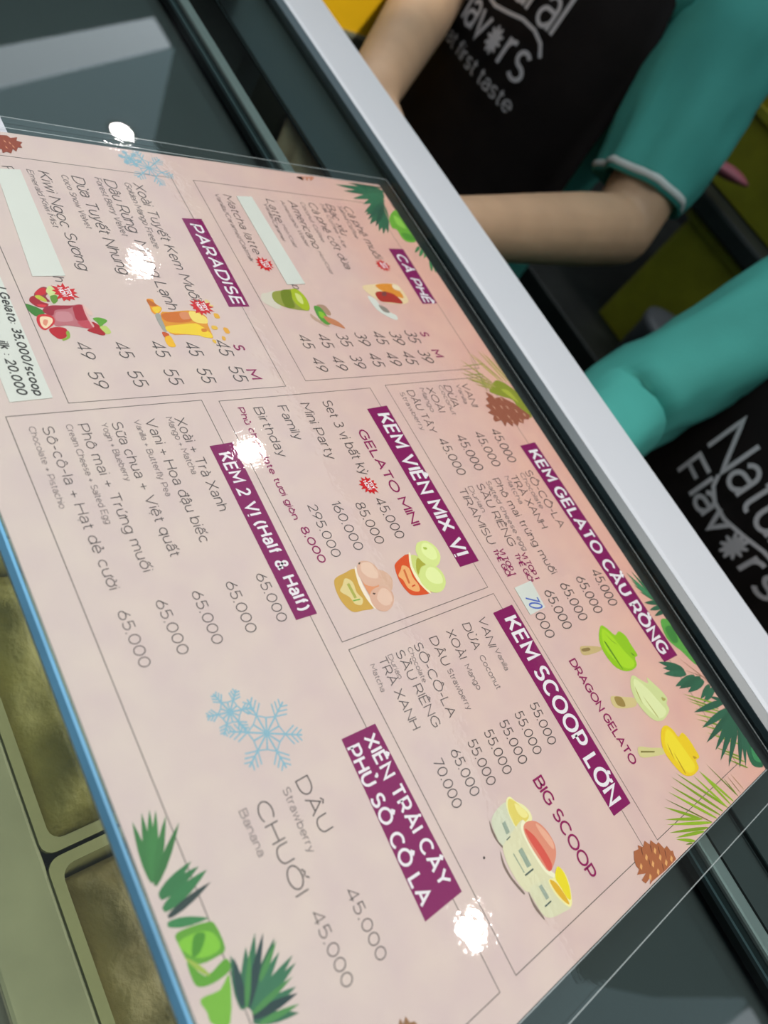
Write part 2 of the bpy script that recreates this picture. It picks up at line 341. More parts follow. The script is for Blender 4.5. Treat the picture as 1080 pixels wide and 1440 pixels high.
# ---------------------------------------------------------------- menu layout, millimetres
SEC = {'paradise': {'items': [('Xoài Tuyết Kem Muối', -208.6, -40.6, 79.1, -1.4, 5.1), ('Dâu Rừng  Nhung Lạnh', -208.6, -55.7, 85.1, -0.9, 5.4), ('Dừa Tuyết Nhung', -208.2, -71.7, 63.5, 0.1, 5.3), ('Kiwi Ngọc Sương', -209.0, -87.1, 62.6, -2.5, 4.8), ('F', -209.0, -103.0, 3.2, 1.0, 4.5), ('h', -141.7, -102.7, 2.8, 0.2, 4.4)], 'subs': [('Golden Mango Freeze', -208.3, -45.4, 45.5, -2.1, 3.1), ('Forest Berry Velvet', -209.3, -60.2, 39.6, -0.8, 3.0), ('Coco Snow Velvet', -208.3, -76.8, 35.4, -0.2, 2.8), ('Emerald Kiwi Mist', -209.0, -92.2, 37.1, -0.2, 2.6)], 'prices': [('45', -103.7, -57.5, 8.1, 0.6, 6.2), ('55', -88.7, -57.9, 8.5, 0.3, 6.1), ('45', -104.8, -73.6, 9.1, 0.7, 5.8), ('55', -89.1, -73.8, 8.8, 0.7, 5.8), ('45', -104.8, -90.1, 8.8, 0.8, 5.6), ('55', -89.0, -90.2, 8.6, 1.2, 5.6), ('49', -105.3, -106.1, 9.0, 0.6, 5.2), ('59', -89.7, -106.6, 8.8, 1.0, 5.3), ('45', -104.8, -41.4, 9.5, -0.3, 6.5), ('55', -89.0, -41.4, 9.3, 0.1, 6.5)], 'marks': [('S', -101.7, -32.4, 3.4, -0.2, 4.9), ('M', -86.1, -32.8, 5.7, 0.8, 4.9)], 'band': [(-185.8, -23.0), (-186.6, -11.2), (-125.7, -11.5), (-125.3, -23.5)], 'title': [('PARADISE', -181.8, -20.1, 54.7, 0.3, 5.9)], 'border': [(-216.6, -15.9), (-75.2, -15.9), (-75.2, -119.0), (-216.6, -119.0)]}, 'coffee': {'items': [('Cà phê muối', -210.9, 100.2, 44.9, -0.3, 6.6), ('Bạc xỉu', -210.9, 86.3, 26.3, -2.8, 6.3), ('Cà phê cốt dừa', -210.5, 71.9, 54.7, -2.4, 6.0), ('Americano', -209.7, 56.7, 38.7, -2.0, 6.0), ('Latte', -208.8, 40.8, 18.7, -2.2, 5.7), ('Matcha latte', -208.1, 11.9, 44.9, -1.9, 5.2), ('p', -141.6, 23.1, 3.0, -0.2, 5.4)], 'subs': [('Salted Coffee', -210.8, 95.8, 28.3, -2.1, 3.4), ('Milk Coffee + Ice', -210.2, 81.3, 36.5, -2.3, 3.2), ('Coconut Coffee', -209.9, 65.8, 33.1, -2.0, 3.1), ('Americano Water', -209.1, 50.7, 37.2, -0.7, 2.9), ('Vanilla/Caramel', -205.0, 36.9, 29.5, -2.2, 2.8), ('Vanilla/Caramel/Oatmilk', -208.3, 6.3, 51.1, -1.8, 2.9), ('Hot/Cold', -168.7, 56.2, 17.3, -0.6, 2.6), ('Hot/Cold', -188.5, 41.3, 17.4, -0.7, 2.5)], 'prices': [('35', -108.4, 85.7, 9.3, -0.5, 8.0), ('39', -107.7, 73.0, 9.1, -0.8, 7.7), ('45', -107.9, 60.0, 9.3, 0.0, 7.4), ('39', -107.6, 46.8, 9.1, -0.4, 7.1), ('35', -107.1, 33.5, 9.1, 0.1, 6.8), ('45', -106.9, 20.6, 9.3, 0.1, 6.5), ('45', -106.6, 7.9, 9.1, 0.4, 6.2), ('39', -93.5, 86.4, 9.1, -0.5, 8.0), ('45', -93.1, 73.3, 9.3, -0.7, 7.7), ('49', -92.7, 60.2, 9.2, 0.0, 7.4), ('45', -92.7, 47.5, 9.3, -0.1, 7.1), ('39', -92.0, 34.0, 8.9, 0.1, 6.8), ('49', -91.8, 21.3, 9.1, -0.0, 6.5), ('49', -91.5, 8.3, 8.9, 0.1, 6.2)], 'marks': [('S', -106.8, 97.7, 3.4, 0.1, 5.8), ('M', -92.7, 97.7, 5.4, 0.9, 5.8)], 'band': [(-175.6, 117.3), (-176.2, 130.6), (-129.7, 129.5), (-129.1, 116.0)], 'title': [('CÀ PHÊ', -170.9, 120.6, 40.9, -1.7, 6.8)], 'border': [(-217.0, 129.4), (-77.5, 129.4), (-77.5, -2.7), (-217.0, -2.7)]}, 'mix': {'items': [('Set 3 vị bất kỳ', -64.7, 0.2, 43.6, -1.4, 5.3), ('Mini Party', -64.4, -13.1, 32.1, -1.6, 5.1), ('Family', -64.2, -26.5, 19.2, -0.2, 4.8), ('Birthday', -64.5, -39.4, 27.2, -0.1, 4.6)], 'marks': [('Phủ chocolate tươi giòn', -65.3, -47.5, 59.1, -0.8, 2.9), ('8.000', -1.6, -47.4, 17.3, 0.8, 3.5), ('GELATO MINI', -45.2, 11.5, 55.4, 0.6, 4.9)], 'subs': [], 'prices': [('45.000', -7.3, -1.3, 21.7, 0.1, 5.3), ('85.000', -7.2, -13.4, 21.5, -0.3, 5.0), ('160.000', -10.4, -25.8, 24.9, -0.4, 4.8), ('295.000', -11.2, -38.2, 26.0, -0.8, 4.5)], 'band': [(-57.3, 25.1), (-58.0, 39.3), (36.5, 39.3), (36.4, 25.7)], 'title': [('KEM VIÊN MIX VỊ', -52.9, 29.9, 83.3, -1.9, 7.8)], 'border': [(-70.0, 35.2), (50.0, 35.2), (50.0, -54.9), (-70.0, -54.9)]}, 'half': {'items': [('Xoài + Trà Xanh', -63.1, -79.3, 46.1, 0.1, 4.4), ('Vani + Hoa đậu biếc', -64.1, -92.1, 58.8, -0.8, 4.2), ('Sữa chua + Việt quất', -64.1, -106.1, 61.8, -0.5, 4.0), ('Phô mai + Trứng muối', -64.7, -119.2, 65.6, 0.4, 3.9), ('Sô-cô-la + Hạt dẻ cười', -65.2, -132.3, 69.7, -0.3, 3.8), ('DÂU', 89.3, -99.0, 18.8, 0.7, 5.0), ('CHUỐI', 90.1, -115.8, 30.3, 0.1, 5.0)], 'subs': [('Mango + Matcha', -64.0, -82.8, 28.4, -0.4, 2.6), ('Vanilla + Butterfly Pea', -64.3, -96.8, 36.6, -1.1, 2.4), ('Yogin + Blueberry', -64.3, -110.3, 27.2, -0.3, 2.3), ('Cream Cheese + Salted Egg', -65.2, -123.6, 44.5, -0.8, 2.3), ('Chocolate + Pistachio', -65.8, -136.9, 35.8, -0.7, 2.2), ('Strawberry', 89.6, -104.6, 21.7, -0.9, 2.7), ('Banana', 89.6, -121.6, 15.0, 0.0, 2.6)], 'prices': [('65.000', 13.3, -77.3, 21.0, 0.1, 4.3), ('65.000', 13.2, -90.8, 21.3, -0.5, 4.3), ('65.000', 13.3, -105.1, 21.3, -0.4, 4.1), ('65.000', 13.1, -119.2, 21.2, 0.3, 4.0), ('65.000', 13.2, -133.1, 21.2, 0.1, 3.9), ('45.000', 127.2, -99.3, 22.7, 0.1, 4.0), ('45.000', 127.1, -113.5, 22.9, 0.1, 4.0)], 'marks': [], 'band': [(-47.6, -69.8), (-48.0, -58.5), (35.8, -59.5), (35.6, -69.7)], 'title': [('KEM 2 VỊ (Half & Half)', -42.9, -67.4, 75.3, 1.1, 5.2)], 'band2': [(83.3, -75.1), (83.6, -58.6), (148.4, -58.1), (148.9, -77.1)], 'title2': [('XIÊN TRÁI CÂY', 86.7, -66.1, 56.5, 0.7, 5.2), ('PHỦ SÔ CÔ LA', 87.5, -74.7, 56.7, -1.2, 5.2)], 'border': [(-71.3, -62.9), (180.4, -62.9), (180.4, -143.1), (-71.3, -143.1)]}, 'gelato': {'items': [('VANI', -67.7, 105.1, 16.5, -2.9, 6.2), ('DỪA', -67.2, 89.8, 14.9, -2.9, 6.2), ('XOÀI', -66.8, 75.2, 16.6, -1.6, 6.1), ('DÂU TÂY', -65.9, 59.3, 28.1, -0.9, 6.0), ('SÔ-CÔ-LA', -4.2, 111.1, 37.5, -0.8, 6.9), ('TRÀ XANH', -3.3, 97.0, 33.9, -0.9, 6.6), ('Phô mai trứng muối', -3.7, 82.2, 59.0, -0.0, 6.3), ('SẦU RIÊNG', -3.0, 68.1, 37.5, -2.9, 6.4), ('TIRAMISU', -2.7, 53.7, 32.9, -1.6, 6.3)], 'subs': [('Vanilla', -67.4, 100.1, 13.8, -2.8, 3.7), ('Coconut', -67.6, 85.4, 20.3, -2.7, 3.7), ('Mango', -66.9, 69.9, 16.0, -2.1, 3.8), ('Strawberry', -65.4, 53.4, 25.2, -0.5, 3.8), ('Chocolate', -3.6, 106.0, 23.2, -1.3, 4.2), ('Matcha', -3.7, 92.5, 17.5, -1.4, 4.1), ('Salted cheese egg', -3.5, 76.2, 42.4, -3.3, 4.1), ('Durian', -2.7, 61.3, 15.5, -0.7, 3.9)], 'prices': [('45.000', -34.0, 105.0, 22.3, -1.7, 6.7), ('45.000', -33.9, 90.5, 22.7, -1.4, 6.4), ('45.000', -33.7, 75.2, 22.7, -0.9, 6.4), ('45.000', -33.3, 60.6, 22.9, -0.7, 6.1), ('45.000', 61.5, 113.1, 20.9, -2.6, 7.1), ('65.000', 61.8, 98.0, 20.8, -1.9, 6.8), ('65.000', 61.9, 83.4, 20.8, -1.4, 6.7), ('65.000', 62.1, 69.5, 20.9, -1.9, 6.6), ('.000', 69.1, 54.5, 14.1, -1.4, 6.2)], 'marks': [('VỊ TOP 1', 39.9, 69.8, 14.7, -1.2, 3.3), ('THẾ GIỚI', 39.0, 64.8, 15.9, -1.1, 3.2), ('VỊ TOP 1', 34.2, 56.5, 14.1, -1.8, 3.2), ('THẾ GIỚI', 33.5, 52.1, 14.9, -0.8, 3.1), ('DRAGON GELATO', 97.3, 58.3, 52.6, -0.2, 4.4)], 'band': [(-20.5, 121.0), (-21.0, 135.7), (120.9, 138.1), (120.3, 124.3)], 'title': [('KEM GELATO CẦU RỒNG', -15.5, 125.2, 131.8, 0.8, 8.3)], 'border': [(-70.9, 129.4), (179.8, 129.4), (179.8, 46.5), (-70.9, 46.5)]}, 'scoop': {'items': [('VANI', 61.5, 18.8, 14.1, -3.1, 5.3), ('DỪA', 61.7, 8.0, 12.3, -1.4, 5.2), ('XOÀI', 61.8, -2.8, 13.2, -0.9, 5.2), ('DÂU', 61.8, -13.4, 12.9, -0.7, 5.1), ('SÔ-CÔ-LA', 61.6, -22.9, 32.8, -1.8, 5.1), ('SẦU RIÊNG', 61.7, -33.5, 33.4, -0.8, 5.0), ('TRÀ XANH', 61.6, -43.1, 30.5, -1.0, 4.9)], 'subs': [('Vanilla', 77.4, 17.8, 10.3, -0.8, 3.4), ('Coconut', 77.4, 7.3, 15.8, -0.5, 3.4), ('Mango', 78.4, -3.3, 11.3, -0.2, 3.3), ('Strawberry', 76.9, -13.3, 18.2, -0.7, 3.3), ('Chocolate', 62.0, -26.8, 15.4, -1.4, 2.7), ('Durian', 61.7, -37.9, 10.3, -0.6, 2.7), ('Matcha', 62.6, -48.1, 11.3, -1.1, 2.7)], 'prices': [('55.000', 105.3, 19.6, 18.4, -1.9, 5.0), ('55.000', 105.4, 8.7, 18.4, -1.6, 4.9), ('55.000', 105.5, -1.9, 18.4, -1.1, 4.9), ('55.000', 105.8, -12.1, 18.1, -1.3, 4.8), ('55.000', 105.9, -22.5, 18.2, -1.2, 4.7), ('65.000', 105.8, -32.7, 18.3, -1.0, 4.7), ('70.000', 105.7, -42.6, 18.5, -1.5, 4.6)], 'marks': [('BIG SCOOP', 131.8, -0.9, 41.5, 0.2, 5.1)], 'band': [(62.2, 29.2), (62.0, 43.7), (161.7, 43.7), (161.4, 30.2)], 'title': [('KEM SCOOP LỚN', 67.5, 33.8, 89.6, -2.0, 8.1)], 'border': [(53.8, 36.4), (180.0, 36.4), (180.0, -53.8), (53.8, -53.8)]}}
STK = {'strip': [(-206.8, -106.5), (-208.0, -95.3), (-142.3, -97.3), (-141.4, -111.3)], 'strip2': [(-207.9, 20.3), (-209.1, 31.0), (-142.3, 32.6), (-141.5, 20.1)], 'seventy': [(55.0, 51.3), (54.6, 65.0), (69.4, 63.8), (70.0, 51.1)], 'seventyt': [('70', 61.0, 54.5, 7.1, -0.4, 7.9)], 'label': [(-159.0, -123.5), (-140.5, -124.2), (-78.1, -124.0), (-77.5, -139.9), (-120.4, -139.3)], 'labelt': [('l Gelato: 35,000/scoop', -134.7, -126.9, 54.9, -3.2, 3.0), ('ilk : 20.000', -106.7, -135.0, 26.0, -0.8, 3.2)]}
BUR = [(-155.8,13.0,6.0),(-160.1,102.7,5.6),(-125.1,-38.8,6.0),(-132.6,-100.8,5.6),(-14.9,-0.2,5.6)]
